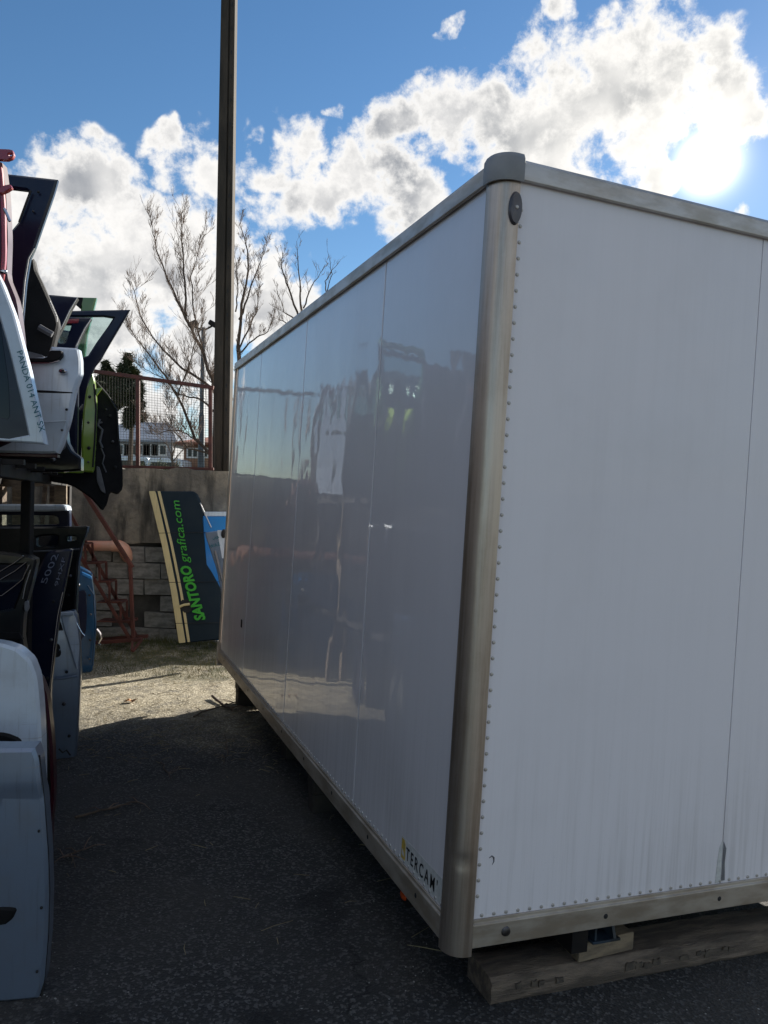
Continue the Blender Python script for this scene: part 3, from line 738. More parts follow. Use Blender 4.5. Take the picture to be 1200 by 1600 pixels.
class Sheet:
    """a leaning flat thing given by its outline: its own distance, yaw, thickness and bulge"""
    def __init__(s, name, label, cat, px, py, D, yaw=0, lean=0, group=None, loc=None):
        s.raw = loc is not None; s.o = loc if s.raw else at(px, py, D); y = math.radians(yaw)
        n_ = Vector((math.sin(y), -math.cos(y), 0)); u_ = Vector((math.cos(y), math.sin(y), 0))
        L = math.radians(lean); v_ = (Vector((0, 0, 1)) * math.cos(L) - n_ * math.sin(L)).normalized(); n_ = u_.cross(v_)
        s.M = Matrix(((u_.x, v_.x, n_.x, s.o.x), (u_.y, v_.y, n_.y, s.o.y), (u_.z, v_.z, n_.z, s.o.z), (0, 0, 0, 1)))
        s.Mi = s.M.inverted(); s.bulge = None
        s.root = empty(name, s.M, label=label, cat=cat, group=group)
    def uv(s, px, py):
        if s.raw: return (px, py)
        d = s.Mi.to_3x3() @ dirw(px, py); o = s.Mi @ Vector((0, 0, EYE)); t = -o.z / d.z; q = o + d * t; return (q.x, q.y)
    def plate(s, name, mat, pts, front=0, thick=.05, holes=(), r=.25, edge=.010, parent=None, bulge=None, cut=.09, keep=(), lab=None):
        poly = [s.uv(*p) for p in rounded(pts, r, keep)]
        if area(poly) < 0: poly.reverse()
        hs = [[s.uv(*p) for p in rounded(h, .3)] for h in holes]
        hs = [h if area(h) < 0 else h[::-1] for h in hs]
        bm = bmesh.new(); loops = [poly] + hs; caps = []
        fr, bk = [], []
        for L in loops:
            ins = inset(L, edge)
            A = [bm.verts.new((p[0], p[1], front)) for p in ins]
            B = [bm.verts.new((p[0], p[1], front - edge)) for p in L]
            Cc = [bm.verts.new((p[0], p[1], front - thick)) for p in L]
            n = len(L)
            for i in range(n):
                j = (i + 1) % n
                for X, Y in ((A, B), (B, Cc)):
                    try: bm.faces.new((X[i], Y[i], Y[j], X[j]))
                    except ValueError: pass
            fr.append((ins, A)); bk.append((L, Cc))
        for lst, flip in ((fr, False), (bk, True)):
            flat = [q for _, vs in lst for q in vs]
            for t in tessellate_polygon([[Vector((p[0], p[1], 0)) for p in ll] for ll, _ in lst]):
                try: bm.faces.new([flat[i] for i in (t if not flip else t[::-1])])
                except ValueError: pass
        if bulge:
            xs_ = [q.co.x for q in bm.verts]; ys_ = [q.co.y for q in bm.verts]
            for ax, lo, hi in ((1, min(ys_), max(ys_)), (0, min(xs_), max(xs_))):
                k = int((hi - lo) / cut)
                for i in range(1, k + 1):
                    co = [0, 0, 0]; co[ax] = lo + (hi - lo) * i / (k + 1); no = [0, 0, 0]; no[ax] = 1
                    bmesh.ops.bisect_plane(bm, geom=bm.verts[:] + bm.edges[:] + bm.faces[:], plane_co=co, plane_no=no)
            y0, y1 = min(ys_), max(ys_); x0, x1 = min(xs_), max(xs_)
            for q in bm.verts: q.co.z += bulge((q.co.x - x0) / (x1 - x0), (q.co.y - y0) / (y1 - y0))
        bmesh.ops.recalc_face_normals(bm, faces=bm.faces)
        me = bpy.data.meshes.new(name); bm.to_mesh(me); bm.free(); me.materials.append(mat)
        me.polygons.foreach_set('use_smooth', [True] * len(me.polygons)); me.set_sharp_from_angle(angle=math.radians(32))
        o = bpy.data.objects.new(name, me); COL.objects.link(o); o.parent = parent or s.root
        if lab: o['label'] = lab
        return o
    def line(s, name, mat, pts, rad, front=.0, parent=None, n=6):
        q = [(*s.uv(*p), front) for p in pts]
        return MB().tube(q, rad, n).build(name, mat, parent or s.root, smooth=True)
    def oval(s, name, mat, px, py, rx, ry, front=0, h=.006, parent=None):
        c = s.uv(px, py); k = abs(s.uv(px + 10, py)[0] - c[0]) / 10
        return MB().ball((c[0], c[1], front), (rx * k, ry * k, h), 14, 6).build(name, mat, parent or s.root, smooth=True)
    def text(s, body, px, py, px2, py2, size_px, mat, front=.001, **kw):
        a, b_ = Vector(s.uv(px, py)), Vector(s.uv(px2, py2)); d = (b_ - a); k = abs(s.uv(px + 10, py)[0] - s.uv(px, py)[0]) / 10
        ang = math.atan2(d.y, d.x)
        Mx = Matrix.Translation((a.x, a.y, front)) @ Matrix.Rotation(ang, 4, 'Z')
        o = text_mesh('lettering', body, size_px * k, mat, s.root, Matrix.Identity(4), **kw)
        w_ = max(q.co.x for q in o.data.vertices); o.data.transform(Mx @ Matrix.Diagonal((d.length / w_, 1, 1, 1)))
        return o
def vb(k): return lambda u, v_: -k * (v_ - .45) ** 2
def ub(k, c=.0): return lambda u, v_: -k * max(0, u - c) ** 2 - k * .6 * (v_ - .4) ** 2

# --- things leaning on the back wall
d = Sheet('van_door', 'dark blue van door with yellow stripes and green web address leaning on wall', 'van door', 300, 1004, 8.12, 0, 10)
d.plate('door_skin', M['sign_navy'], [(232, 767), (306, 767), (329, 830), (346, 905), (352, 998), (278, 1006), (266, 920), (252, 850)], 0, .06, r=.12, bulge=ub(.03), cut=.2)
d.plate('yellow_stripe', M['yellow'], [(232.5, 767.5), (243, 767.5), (262, 850), (277, 925), (290, 1004), (279.5, 1005), (266.5, 920), (252.5, 850)], .003, .006, r=.1, edge=.001, bulge=None)
d.plate('yellow_stripe', M['yellow'], [(246, 767.5), (250.5, 767.5), (270, 850), (285, 925), (297, 1003), (293, 1003.5), (281, 925), (266, 850)], .003, .006, r=.1, edge=.001)
for (y_, xa, xb) in ((833, 248, 331), (910, 264, 346), (974, 274, 350)): d.line('panel_seam', M['rubber'], [(xa, y_), (xb, y_ - 1)], .003, .003)
d.text('SANTORO', 321, 968, 296, 882, 22, M['sign_green'], .006, shear=.25, offset=.006)
d.text('grafica.com', 295, 879, 280, 781, 19, M['sign_green'], .006, shear=.25, offset=.0)
hd = d.plate('handle_recess', M['rubber'], [(280, 937), (298, 937), (300, 957), (284, 958)], .004, .012, r=.5, edge=.003)
d.line('handle', M['yellow'], [(281, 948), (289, 945), (297, 944)], .014, .025, hd)
d.line('light_edge', M['sticker'], [(313, 786), (330, 824)], .006, .002)
d = Sheet('blue_panel', 'bright blue panel with white top edge behind the grey leaning panel', 'panel', 350, 900, 8.25, 0, 8)
d.plate('panel', M['bright_blue'], [(316, 806), (362, 806), (364, 1000), (330, 1000)], 0, .03, r=.05)
d.plate('white_edge', M['white_paint'], [(318, 799.5), (362, 799.5), (362, 806.5), (320, 806.5)], .003, .034, r=.1, edge=.004)
d = Sheet('white_hatch_panel', 'pale grey hatch panel with blue scribbles leaning beside the truck body', 'panel', 350, 1000, 7.75, -8, 9)
d.plate('skin', M['silver_paint'], [(319, 832), (339, 829), (352, 850), (360, 850), (362, 1000), (352, 1000), (345, 925), (338, 890)], 0, .03, r=.15)
d.plate('white_inset', M['white_paint'], [(339, 828.5), (358, 828.5), (360, 872), (347, 873)], .004, .02, r=.1, edge=.003)
d.text('W.A.E.', 329, 857, 345, 852, 8, M['ink_blue'], .006)
d.text('via', 333, 845, 343, 840, 7, M['ink_blue'], .006)
d.line('gas_strut', M['panel_grey'], [(337, 861), (349, 908)], .012, .02)
d.oval('hinge', M['rubber'], 350, 834, 4, 7, .012, .02)

# --- the rack
def rx_(y): return -1.04 - .335 * (y - 2.44)
rack = empty('door_rack', loc=(-2.0, 4.2, gz(-2, 4.2)), label='black steel two-level rack holding the salvaged car doors', cat='rack')
ro = rack.location.copy(); SH = 1.69
rd = Vector((-.335, 1, 0)).normalized(); rs = Vector((-rd.y, rd.x, 0))
def rp(y, off, z): x = rx_(y) - .24; p = Vector((x, y, z)) + rs * off; return p - ro
for off in (0, .5, 1.0): MB().bar(rp(2.9, off, SH - .035), rp(7.3, off, SH - .035), .05, .07).build('shelf_beam', M['steel_dark'], rack, bevel=.004)
for y in (2.95, 3.35, 3.75, 4.15, 4.55, 4.95, 5.35, 5.75, 6.15, 6.55, 6.95): MB().bar(rp(y, -.1, SH - .012), rp(y, 1.12, SH - .012), .06, .02).build('shelf_slat', M['steel_dark'], rack)
for y in (4.02, 7.2):
    for off in (0, 1.0):
        p = rp(y, off, 0); zg = gz(p.x + ro.x, p.y + ro.y) - ro.z
        MB().bar(Vector((p.x, p.y, zg)), Vector((p.x, p.y, SH - .07 - ro.z)), .05, .05, Vector((0, 1, 0))).build('post', M['steel_dark'], rack, bevel=.004)
for off in (0, 1.0): MB().bar(rp(2.9, off, .55), rp(7.3, off, .55), .04, .05).build('lower_beam', M['steel_dark'], rack, bevel=.004)

sp0 = Vector((-2.9, -1.0, 0)); 
shade_screen = empty('shade_screen', upright(Vector((-2.75, -1.5, -.05)), rd), label='unseen dark corrugated building added outside the left edge to darken the truck body side', cat='shade_screen')  # out of view, added to darken the side panels and their reflections
for k in range(12): MB().prism([(k * .92, 0), (k * .92 + .88, 0), (k * .92 + .90, .03), (k * .92 - .02, .03)], 2, 0, 3.3).build('wall_sheet', M['steel_dark'], shade_screen)
MB().box((-.1, -.15, 3.301), (11.1, 3.2, 3.36)).build('roof', M['steel_dark'], shade_screen)
MB().box((0, .031, -.1), (11.0, 3.1, 3.3)).build('frame', M['steel_dark'], shade_screen)

G = 'salvaged car doors on the rack'
# --- upper shelf, from the camera backwards
d = Sheet('car_door', 'white car door whose slanted pillar carries handwriting in blue marker', 'car door', -40, 706, 2.95, 8, group=G)
pill = d.plate('door_frame', M['white_paint'], [(-30, 380), (2, 440), (22, 492), (46, 582), (70, 694), (48, 692), (-175, 676), (-175, 712), (-215, 712), (-215, 420)], 0, .05, r=.15, keep=(4, 5),
    holes=[[(-30, 400), (0, 500), (14, 548), (34, 632), (46, 688), (-170, 672), (-170, 430)]], edge=.006)
d.plate('window_glass', M['glass_dark'], [(-32, 398), (2, 495), (16, 546), (36, 632), (48, 690), (-172, 674), (-172, 428)], -.02, .006, edge=.001, r=.1)
d.plate('window_seal', M['navy_paint'], [(-2, 500), (3, 500), (35, 632), (48, 691), (-20, 687), (-20, 650), (14, 655), (12, 600)], -.008, .014, r=.2, edge=.002)
d.text('PANDA 014 ANT SX', 26, 549, 62, 676, 14, M['ink_blue'], .0015, shear=-.1, thick=.0003)
d = Sheet('car_door', 'maroon car door with red hinges at the upper left edge of the picture', 'car door', -40, 700, 3.2, 4, group=G)
d.plate('door_skin', M['maroon_paint'], [(-120, 250), (1, 246), (8, 300), (11, 370), (9, 430), (25, 470), (33, 540), (30, 700), (-330, 700), (-330, 420)], 0, .06, r=.25)
d.plate('red_edge', M['red_paint'], [(0, 262), (4, 262), (9, 330), (10, 400), (6, 450), (1, 450), (4, 380)], .012, .02, r=.3, edge=.004)
d.plate('hinge', M['red_paint'], [(-10, 237), (23, 238), (26, 246), (23, 252), (15, 255), (-10, 253)], .03, .02, r=.3, edge=.003, holes=[[(17, 244), (23, 244), (23, 248), (17, 248)]])
d.plate('hinge', M['red_paint'], [(2, 298), (10, 294), (20, 292), (23, 298), (15, 303), (8, 306), (2, 306)], .03, .02, r=.3, edge=.003)
d.oval('lock_barrel', M['chrome'], 9, 427, 6, 4, .02, .012)
d.line('latch_rod', M['chrome'], [(11, 330), (15, 338), (20, 350)], .006, .03)
d = Sheet('car_door', 'dark navy car door with empty window frame standing highest on the rack', 'car door', -20, 703, 3.55, 10, group=G)
d.plate('door_skin', M['navy_paint'], [(-160, 262), (0, 268), (89, 278), (83, 300), (62, 362), (54, 386), (46, 404), (40, 440), (35, 500), (31, 560), (30, 703), (-260, 703), (-260, 420)], 0, .03, r=.18, keep=(2,),
    holes=[[(-140, 280), (5, 291), (46, 296), (40, 312), (28, 345), (16, 360), (-200, 400), (-200, 380)]], bulge=vb(.04))
d.line('shut_line', M['sticker'], [(54, 388), (45, 404), (39, 440), (34, 500), (30, 545)], .0022, .001)
d.plate('window_regulator', M['trim'], [(6, 322), (13, 320), (15, 332), (8, 336)], .01, .03, r=.4, edge=.004)
d = Sheet('car_door', 'black trimmed inner side of a car door below the highest navy window frame', 'car door', 20, 705, 3.8, 14, group=G)
d.plate('inner_trim', M['trim'], [(50, 398), (55, 420), (64, 438), (77, 468), (88, 494), (90, 505), (82, 540), (76, 556), (74, 700), (-110, 705), (-110, 470), (20, 440)], 0, .08, r=.25, bulge=ub(.06, .3))
d.line('shut_line', M['sticker'], [(78, 470), (86, 488), (89, 496), (89, 503)], .0022, .002)
d.line('door_pull', M['panel_grey'], [(62, 512), (72, 518), (83, 524)], .016, .02)
d.line('door_pull', M['chrome'], [(38, 432), (44, 436)], .006, .02)
d.plate('speaker_strip', M['panel_grey'], [(40, 548), (70, 556), (68, 564), (40, 560)], .012, .02, r=.3, edge=.004)
d = Sheet('car_door', 'white car door with black handle and black rubbing strip', 'car door', 40, 710, 3.4, 6, group=G)
sk = d.plate('door_skin', M['white_paint'], [(76, 539), (118, 541), (122, 560), (123, 582), (114, 610), (106, 655), (94, 694), (86, 709), (-190, 702), (-190, 585), (20, 560), (70, 556)], 0, .05, r=.18, keep=(0,), bulge=ub(.10, .55))
hd = d.plate('handle', M['trim'], [(42, 560), (74, 560), (78, 548), (97, 548), (98, 556), (92, 563), (74, 566), (42, 566)], .012, .03, r=.3, edge=.004)
d.line('handle_lip', M['chrome'], [(46, 568), (80, 568), (94, 564)], .002, .008)
d.oval('lock', M['chrome'], 98, 580, 7, 4.5, -.002, .012); d.oval('keyhole', M['rubber'], 99, 579.5, 3, 2, .006, .006)
d.plate('rubbing_strip', M['trim'], [(-180, 600), (112, 606), (111, 614), (-180, 609)], .004, .03, r=.1, edge=.003, bulge=ub(.10, .55))
d.plate('sill_edge', M['maroon_paint'], [(-190, 703), (88, 710), (88, 715), (-190, 709)], -.01, .04, r=.1, edge=.003)
d = Sheet('car_door', 'black car door lying low on the shelf under the white door', 'car door', 40, 738, 3.9, 10, group=G)
d.plate('door_skin', M['black_paint'], [(-150, 640), (100, 640), (104, 690), (112, 705), (126, 715), (126, 737), (-150, 739)], 0, .08, r=.2)
d.oval('latch', M['bolt'], 83, 718, 5, 5, .004, .012); d.oval('latch_hole', M['rubber'], 83, 718, 2, 2, .014, .006)
d.plate('striker', M['panel_grey'], [(92, 682), (104, 680), (103, 700), (94, 706)], .006, .01, r=.3, edge=.003)
d.plate('red_decal', M['red_paint'], [(95, 662), (104, 660), (104, 680), (96, 682)], .006, .01, r=.3, edge=.002)
d = Sheet('car_door', 'navy car door with quarter glass behind the white door', 'car door', 80, 725, 4.4, 12, group=G)
d.plate('door_skin', M['navy_paint'], [(70, 462), (78, 460), (122, 464), (110, 484), (100, 506), (88, 530), (84, 540), (84, 722), (-60, 722), (-60, 500)], 0, .05, r=.15, holes=[[(30, 480), (74, 480), (80, 510), (76, 530), (20, 530)]])
d.line('shut_line', M['sticker'], [(121, 465), (109, 485), (99, 506), (87, 529)], .0024, .001)
d.oval('hinge', M['red_paint'], 84, 533, 6, 5, .02, .02)
d = Sheet('car_door', 'navy car door showing a small framed window with a pale edge', 'car door', 100, 730, 4.75, 12, group=G)
d.plate('door_skin', M['navy_paint'], [(92, 494), (143, 496), (133, 512), (124, 530), (119, 541), (122, 560), (120, 730), (0, 730), (0, 500)], 0, .05, r=.15, holes=[[(98, 506), (112, 506), (106, 524), (100, 536), (90, 536), (92, 520)]])
d.plate('window_glass', M['glass'], [(96, 504), (114, 504), (108, 524), (101, 538), (88, 538), (90, 520)], -.02, .004, edge=.001)
d.line('shut_line', M['sticker'], [(143, 497), (133, 512), (124, 530), (119, 541)], .0024, .001)
d.plate('red_strip', M['red_paint'], [(100, 499), (124, 498), (122, 505), (98, 506)], .004, .01, r=.1, edge=.002)
d = Sheet('car_door', 'black car door with wide pointed window frame leaning out of the rack', 'car door', 130, 735, 5.2, 14, group=G)
d.plate('door_skin', M['navy_paint'], [(60, 482), (107, 485), (203, 483), (198, 492), (178, 526), (165, 548), (158, 561), (149, 572), (141, 590), (135, 620), (128, 660), (126, 735), (10, 735), (10, 520)], 0, .03, r=.15, keep=(2,),
    holes=[[(70, 494), (178, 494), (168, 510), (150, 535), (135, 559), (60, 560), (60, 510)]], bulge=vb(.03))
d.plate('window_glass', M['glass'], [(72, 492), (180, 492), (170, 510), (152, 535), (134, 561), (58, 562), (58, 510)], -.025, .004, edge=.001)
d.line('cable', M['sticker'], [(105, 648), (115, 646), (124, 640), (130, 632)], .003, .02); d.line('cable', M['sticker'], [(104, 644), (114, 640), (122, 632)], .003, .02)
d = Sheet('car_door', 'green car door with window frame at the back of the upper shelf', 'car door', 120, 738, 5.55, 12, group=G)
d.plate('door_skin', M['green_paint'], [(60, 463), (118, 464), (150.5, 465), (146, 484), (136, 522), (132, 560), (134, 738), (30, 738), (30, 500)], 0, .05, r=.12, keep=(2,), holes=[[(80, 474), (126, 474), (126, 500), (121, 556), (60, 556), (60, 500)]])
d.plate('black_pillar', M['trim'], [(117, 464.5), (130, 465), (126, 483), (118, 476)], .004, .01, r=.1, edge=.001)
d = Sheet('car_door', 'lime green car door edge standing upright on the rack', 'car door', 140, 739, 5.0, 18, group=G)
d.plate('door_skin', M['lime_paint'], [(144, 582), (149, 595), (152, 630), (150, 690), (147, 738), (128, 737), (127, 690), (130, 642), (135, 606)], 0, .10, r=.2, bulge=vb(.05))
d.plate('lower_edge', M['lime_paint'], [(60, 733), (130, 733), (130, 739), (60, 739)], -.01, .05, r=.1, edge=.003)
d.plate('mirror_mount', M['lime_paint'], [(150, 607), (160, 606), (156, 612), (150, 620)], .01, .03, r=.2, edge=.004)
d = Sheet('car_door', 'black door lining with mirror hanging past the lime green door', 'car door', 160, 790, 5.12, 20, group=G)
d.plate('inner_trim', M['trim'], [(146, 590), (166, 611), (184, 637), (187, 690), (192, 735), (192, 764), (184, 773), (172, 769), (167, 788), (160, 799), (142, 778), (112, 758), (66, 750), (66, 735), (140, 735)], 0, .09, r=.3, bulge=ub(.05, .5))
d.plate('window_switch', M['panel_grey'], [(150, 728), (156, 730), (166, 772), (158, 768), (151, 752)], .012, .02, r=.3, edge=.004)
d.line('latch_rod', M['panel_grey'], [(156, 655), (153, 665), (160, 672), (156, 690), (160, 700)], .008, .02)
d.line('latch_rod', M['panel_grey'], [(152, 663), (160, 660)], .006, .02)

# further doors deeper on the upper shelf, mostly seen mirrored in the truck body's side
for k, (y_, off, mt_, tx) in enumerate(((5.85, .12, 'navy_paint', 'navy car door facing the truck body behind the green door'), (6.15, .18, 'black_paint', 'black car door facing the truck body deep on the upper shelf'),
        (6.5, .10, 'silver_paint', 'grey car door facing the truck body deep on the upper shelf'), (6.85, .16, 'maroon_paint', 'maroon car door facing the truck body at the far end of the shelf'), (5.3, .75, 'black_paint', 'black car door in the second row of the upper shelf'), (4.3, .8, 'navy_paint', 'navy car door in the second row of the upper shelf'))):
    p_ = rp(y_, off, SH + .001) + ro
    d = Sheet('car_door', tx, 'car door', 0, 0, 0, 52 + 6 * (k % 3), 6, group=G, loc=p_)
    d.plate('door_skin', M[mt_], [(-.5, 0), (-.55, .1), (-.53, .62), (-.46, .72), (-.2, 1.1), (.38, 1.14), (.46, .70), (.48, .12), (.4, 0)], 0, .07, r=.2, edge=.012, bulge=vb(.06), holes=[[(-.40, .70), (-.17, 1.03), (.32, 1.07), (.38, .70)]])
    d.plate('window_glass', M['glass'], [(-.42, .68), (-.17, 1.05), (.33, 1.09), (.40, .68)], -.04, .004, edge=.001)
    d.plate('handle', M['trim'], [(.22, .58), (.40, .58), (.40, .62), (.22, .62)], .006, .02, r=.4, edge=.004)

# --- lower level, from the back forwards
pl = empty('wooden_pallet', loc=at(30, 800, 6.6), label='pale wooden pallet boards showing under the upper shelf', cat='pallet')
lo_ = pl.location.copy()
for (a, b_, w_, m_) in (((-60, 752), (80, 750), .10, 'wood_light'), ((58, 768), (110, 768), .0, 'wood_light'), ((28, 740), (28, 840), .09, 'wood_light'), ((95, 752), (95, 860), .10, 'wood_light'), ((72, 740), (64, 850), .03, 'wood'), ((-60, 790), (-8, 790), .1, 'wood_light')):
    if w_: MB().bar(at(*a, 6.6) - lo_, at(*b_, 6.6) - lo_, .025, w_, Vector((0, 0, 1)) if abs(a[1] - b_[1]) < 20 else Vector((1, 0, 0))).build('board', M[m_], pl, bevel=.003)
for x_ in (0, 88): 
    p_ = at(x_, 850, 6.66); MB().bar(Vector((p_.x, p_.y, gz(p_.x, p_.y))) - lo_, at(x_, 760, 6.66) - lo_, .08, .08, Vector((0, 1, 0))).build('bearer', M['wood'], pl)
def ypx(x, y_, D): return y_
def floor_py(px, D):
    """picture row where the ground lies at this depth"""
    lo, hi = 800, 2600
    for _ in range(40):
        m_ = (lo + hi) / 2; p_ = at(px, m_, D)
        if p_.z > gz(p_.x, p_.y): lo = m_
        else: hi = m_
    return lo
G2 = 'salvaged car doors standing on the ground'
D_ = 5.6; fy = floor_py(40, D_)
d = Sheet('tailgate', 'dark tailgate with white spoiler edge on the lower level', 'tailgate', 40, fy, D_, 6)
d.plate('tailgate_skin', M['navy_paint'], [(-120, 790), (104, 792), (108, 800), (109, 870), (100, fy), (-100, fy), (-130, 870)], 0, .06, r=.15, holes=[[(-90, 804), (82, 805), (90, 808), (92, 818), (86, 820), (-90, 822)]])
d.plate('window_glass', M['glass'], [(-92, 803), (84, 803), (93, 808), (93, 820), (-92, 824)], -.03, .004, edge=.001)
d.plate('spoiler', M['white_paint'], [(-120, 787), (98, 788), (105, 791), (107, 799), (-120, 799)], .03, .12, r=.3, edge=.012)
D_ = 5.0; fy = floor_py(60, D_)
d = Sheet('car_door', 'black car door with narrow window behind the white marked door', 'car door', 60, fy, D_, 8, group=G2)
d.plate('door_skin', M['black_paint'], [(-100, 824), (100, 823), (137, 822), (135, 832), (128, 850), (122, 880), (118, 960), (112, fy), (-60, fy), (-110, 900)], 0, .06, r=.2, holes=[[(56, 838), (90, 836), (90, 853), (56, 855)], [(104, 838), (120, 838), (118, 845), (104, 846)]])
d.plate('window_glass', M['glass'], [(54, 836), (122, 834), (120, 848), (54, 858)], -.03, .004, edge=.001)
d.line('edge_highlight', M['chrome'], [(112, 857), (126, 856)], .003, .004)
D_ = 7.2; fy = 1056
d = Sheet('car_door', 'teal blue car door standing beside the red steps', 'car door', 130, fy, D_, 22, group=G2)
d.plate('door_skin', M['blue_paint'], [(122, 884), (145, 896), (146, 912), (150, 940), (151, 980), (148, 1030), (144, 1052), (120, 1056), (30, 1056), (20, 940), (60, 890)], 0, .10, r=.25, bulge=ub(.12, .4))
d.plate('inner_pocket', M['navy_paint'], [(117, 924), (135, 922), (136, 960), (134, 990), (120, 1010), (117, 960)], .006, .02, r=.3, edge=.005)
d.plate('shelf_edge', M['bright_blue'], [(128, 893), (143, 900), (144, 906), (128, 898)], .02, .03, r=.2, edge=.004)
d.oval('latch', M['chrome'], 123, 913, 3, 4, .02, .02)
d.line('hanging_latch', M['chrome'], [(151, 982), (156, 988), (158, 996), (154, 1004), (157, 1006)], .012, .03)
D_ = 4.75; fy = 1196
d = Sheet('car_door', 'pale grey car door with a black letter on it near the sunlit ground', 'car door', 90, fy, D_, 16, group=G2)
d.plate('door_skin', M['silver_paint'], [(88, 962), (113, 957), (119, 966), (123, 1000), (125, 1060), (122, 1130), (117, 1192), (60, 1196), (-60, 1190), (-60, 1000)], 0, .09, r=.2, bulge=ub(.16, .45))
d.plate('white_band', M['white_paint'], [(96, 962), (113, 958), (119, 967), (124, 1010), (121, 1050), (110, 1010), (100, 980)], .006, .01, r=.2, edge=.002, bulge=ub(.05, .45))
d.plate('decal_block', M['ink_black'], [(88, 969), (94, 970), (99, 985), (88, 985)], .006, .008, r=.1, edge=.001)
d.text('B', 84, 1024, 96, 1023, 24, M['ink_black'], .006, offset=.012)
d.plate('top_edge', M['white_paint'], [(88, 957), (114, 955), (116, 961), (88, 963)], .012, .03, r=.2, edge=.004)
d.line('shut_line', M['chrome'], [(120, 972), (129, 988), (133, 992)], .003, .03)
D_ = 4.2; fy = floor_py(60, D_)
d = Sheet('car_door', 'navy car door with faint number handwritten along its pillar', 'car door', 60, fy, D_, 14, group=G2)
d.plate('door_skin', M['navy_paint'], [(72, 862), (112, 858), (108, 880), (100, 920), (92, 960), (86, 1010), (78, 1080), (80, 1180), (84, 1290), (74, fy), (-150, fy), (-160, 1000), (40, 960), (52, 905)], 0, .06, r=.2, bulge=ub(.06, .6))
d.text('5002', 72, 913, 92, 866, 13, M['ink_white'], .003, shear=-.15, thick=.0003)
d.text('9HXF', 90, 917, 103, 872, 8, M['ink_white'], .003, thick=.0003)
D_ = 3.7; fy = floor_py(30, D_)
d = Sheet('car_door', 'black car door with chrome window lines at the left edge', 'car door', 20, fy, D_, 10, group=G2)
d.plate('door_skin', M['black_paint'], [(-160, 850), (44, 868), (56, 875), (50, 905), (42, 935), (36, 960), (34, 1000), (50, 1070), (60, 1140), (66, 1240), (62, fy), (-200, fy), (-220, 960)], 0, .07, r=.25, bulge=vb(.05), holes=[[(-140, 880), (20, 884), (40, 882), (30, 925), (18, 955), (-140, 965)]])
d.plate('window_glass', M['glass_dark'], [(-142, 878), (20, 882), (42, 880), (32, 925), (18, 958), (-142, 967)], -.02, .005, edge=.001)
for pts in ([(-60, 905), (0, 893), (22, 880), (38, 868)], [(-60, 918), (0, 906), (24, 892), (42, 878)], [(-60, 940), (4, 930), (24, 915), (36, 905), (46, 882)], [(36, 935), (40, 915), (48, 890)]):
    d.line('chrome_line', M['chrome'], pts, .0026, .008)
d.plate('mirror_foot', M['panel_grey'], [(38, 940), (44, 938), (46, 950), (42, 957), (38, 952)], .01, .02, r=.4, edge=.004)
d.plate('rubbing_strip', M['trim'], [(-180, 985), (30, 988), (36, 1000), (-180, 998)], .006, .03, r=.1, edge=.004)
D_ = 3.05; fy = floor_py(40, D_)
d = Sheet('car_door', 'narrow dark maroon car door edge behind the silver door', 'car door', 50, fy, D_, 12, group=G2)
d.plate('door_skin', M['maroon_paint'], [(30, 1050), (60, 1060), (72, 1090), (80, 1160), (83, 1240), (78, 1300), (74, fy), (-160, fy), (-170, 1080)], 0, .07, r=.3, bulge=ub(.05, .5))
d.plate('inner_edge', M['black_paint'], [(40, 1060), (58, 1066), (68, 1094), (76, 1160), (79, 1240), (72, 1310), (50, 1310)], .008, .02, r=.3, edge=.006)
D_ = 2.72; fy = floor_py(20, D_)
d = Sheet('car_door', 'white car door with black grip recess behind the silver door', 'car door', 0, fy, D_, 8, group=G2)
sk = d.plate('door_skin', M['white_paint'], [(-60, 1000), (0, 1008), (24, 1016), (44, 1034), (54, 1060), (59, 1100), (63, 1170), (64, 1260), (66, fy), (-330, fy), (-340, 1010)], 0, .07, r=.3, bulge=ub(.10, .7))
d.plate('handle', M['trim'], [(-50, 1150), (-20, 1143), (10, 1146), (30, 1154), (38, 1167), (34, 1171), (-50, 1172)], .004, .03, r=.35, edge=.008)
D_ = 2.42; fy = floor_py(30, D_)
d = Sheet('car_door', 'silver car door standing closest to the camera with handle recess', 'car door', 0, fy, D_, 10, group=G2)
d.plate('door_skin', M['silver_paint'], [(-120, 1168), (0, 1172), (52, 1172), (58, 1190), (66, 1260), (72, 1340), (74, 1400), (72, 1470), (66, 1540), (56, fy), (-420, fy), (-440, 1180)], 0, .08, r=.2, keep=(2,), bulge=lambda u, v_: -.14 * max(0, u - .72) ** 2 - .05 * (v_ - .4) ** 2 + .012 * sstep(.80, .835, v_), cut=.028)
d.plate('handle', M['trim'], [(-60, 1424), (-20, 1416), (10, 1417), (27, 1420), (20, 1436), (6, 1447), (-60, 1452)], .004, .03, r=.35, edge=.008)

d.line('edge_seal', M['rubber'], [(57, 1185), (65, 1260), (71, 1340), (73, 1400), (71, 1470), (65, 1540), (57, 1590)], .0035, -.03)
for q in ((60, 1300), (64, 1420), (57, 1520)): d.oval('fixing_hole', M['rubber'], *q, 2.2, 2.6, -.006, .004)
def fittings(kind, pts, extra=()):
    root = [o for o in bpy.data.objects if o.get('label', '').startswith(kind)][0]
    Mi = root.matrix_world.inverted(); o_ = Mi @ Vector((0, 0, EYE))
    def q3(px, py, k):
        dd = Mi.to_3x3() @ dirw(px, py); t = (k - o_.z) / dd.z; return o_ + dd * t
    for i, (px, py, rad) in enumerate(pts):
        c = q3(px, py, .006); MB().ball(c, (rad, rad, .006), 10, 5).build('bolt_head' if i % 2 else 'grommet', M['bolt'] if i % 2 else M['rubber'], root, smooth=True)
    for name, mat, line, rad in extra: MB().tube([q3(px, py, .012) for px, py in line], rad, 6).build(name, M[mat], root, smooth=True)
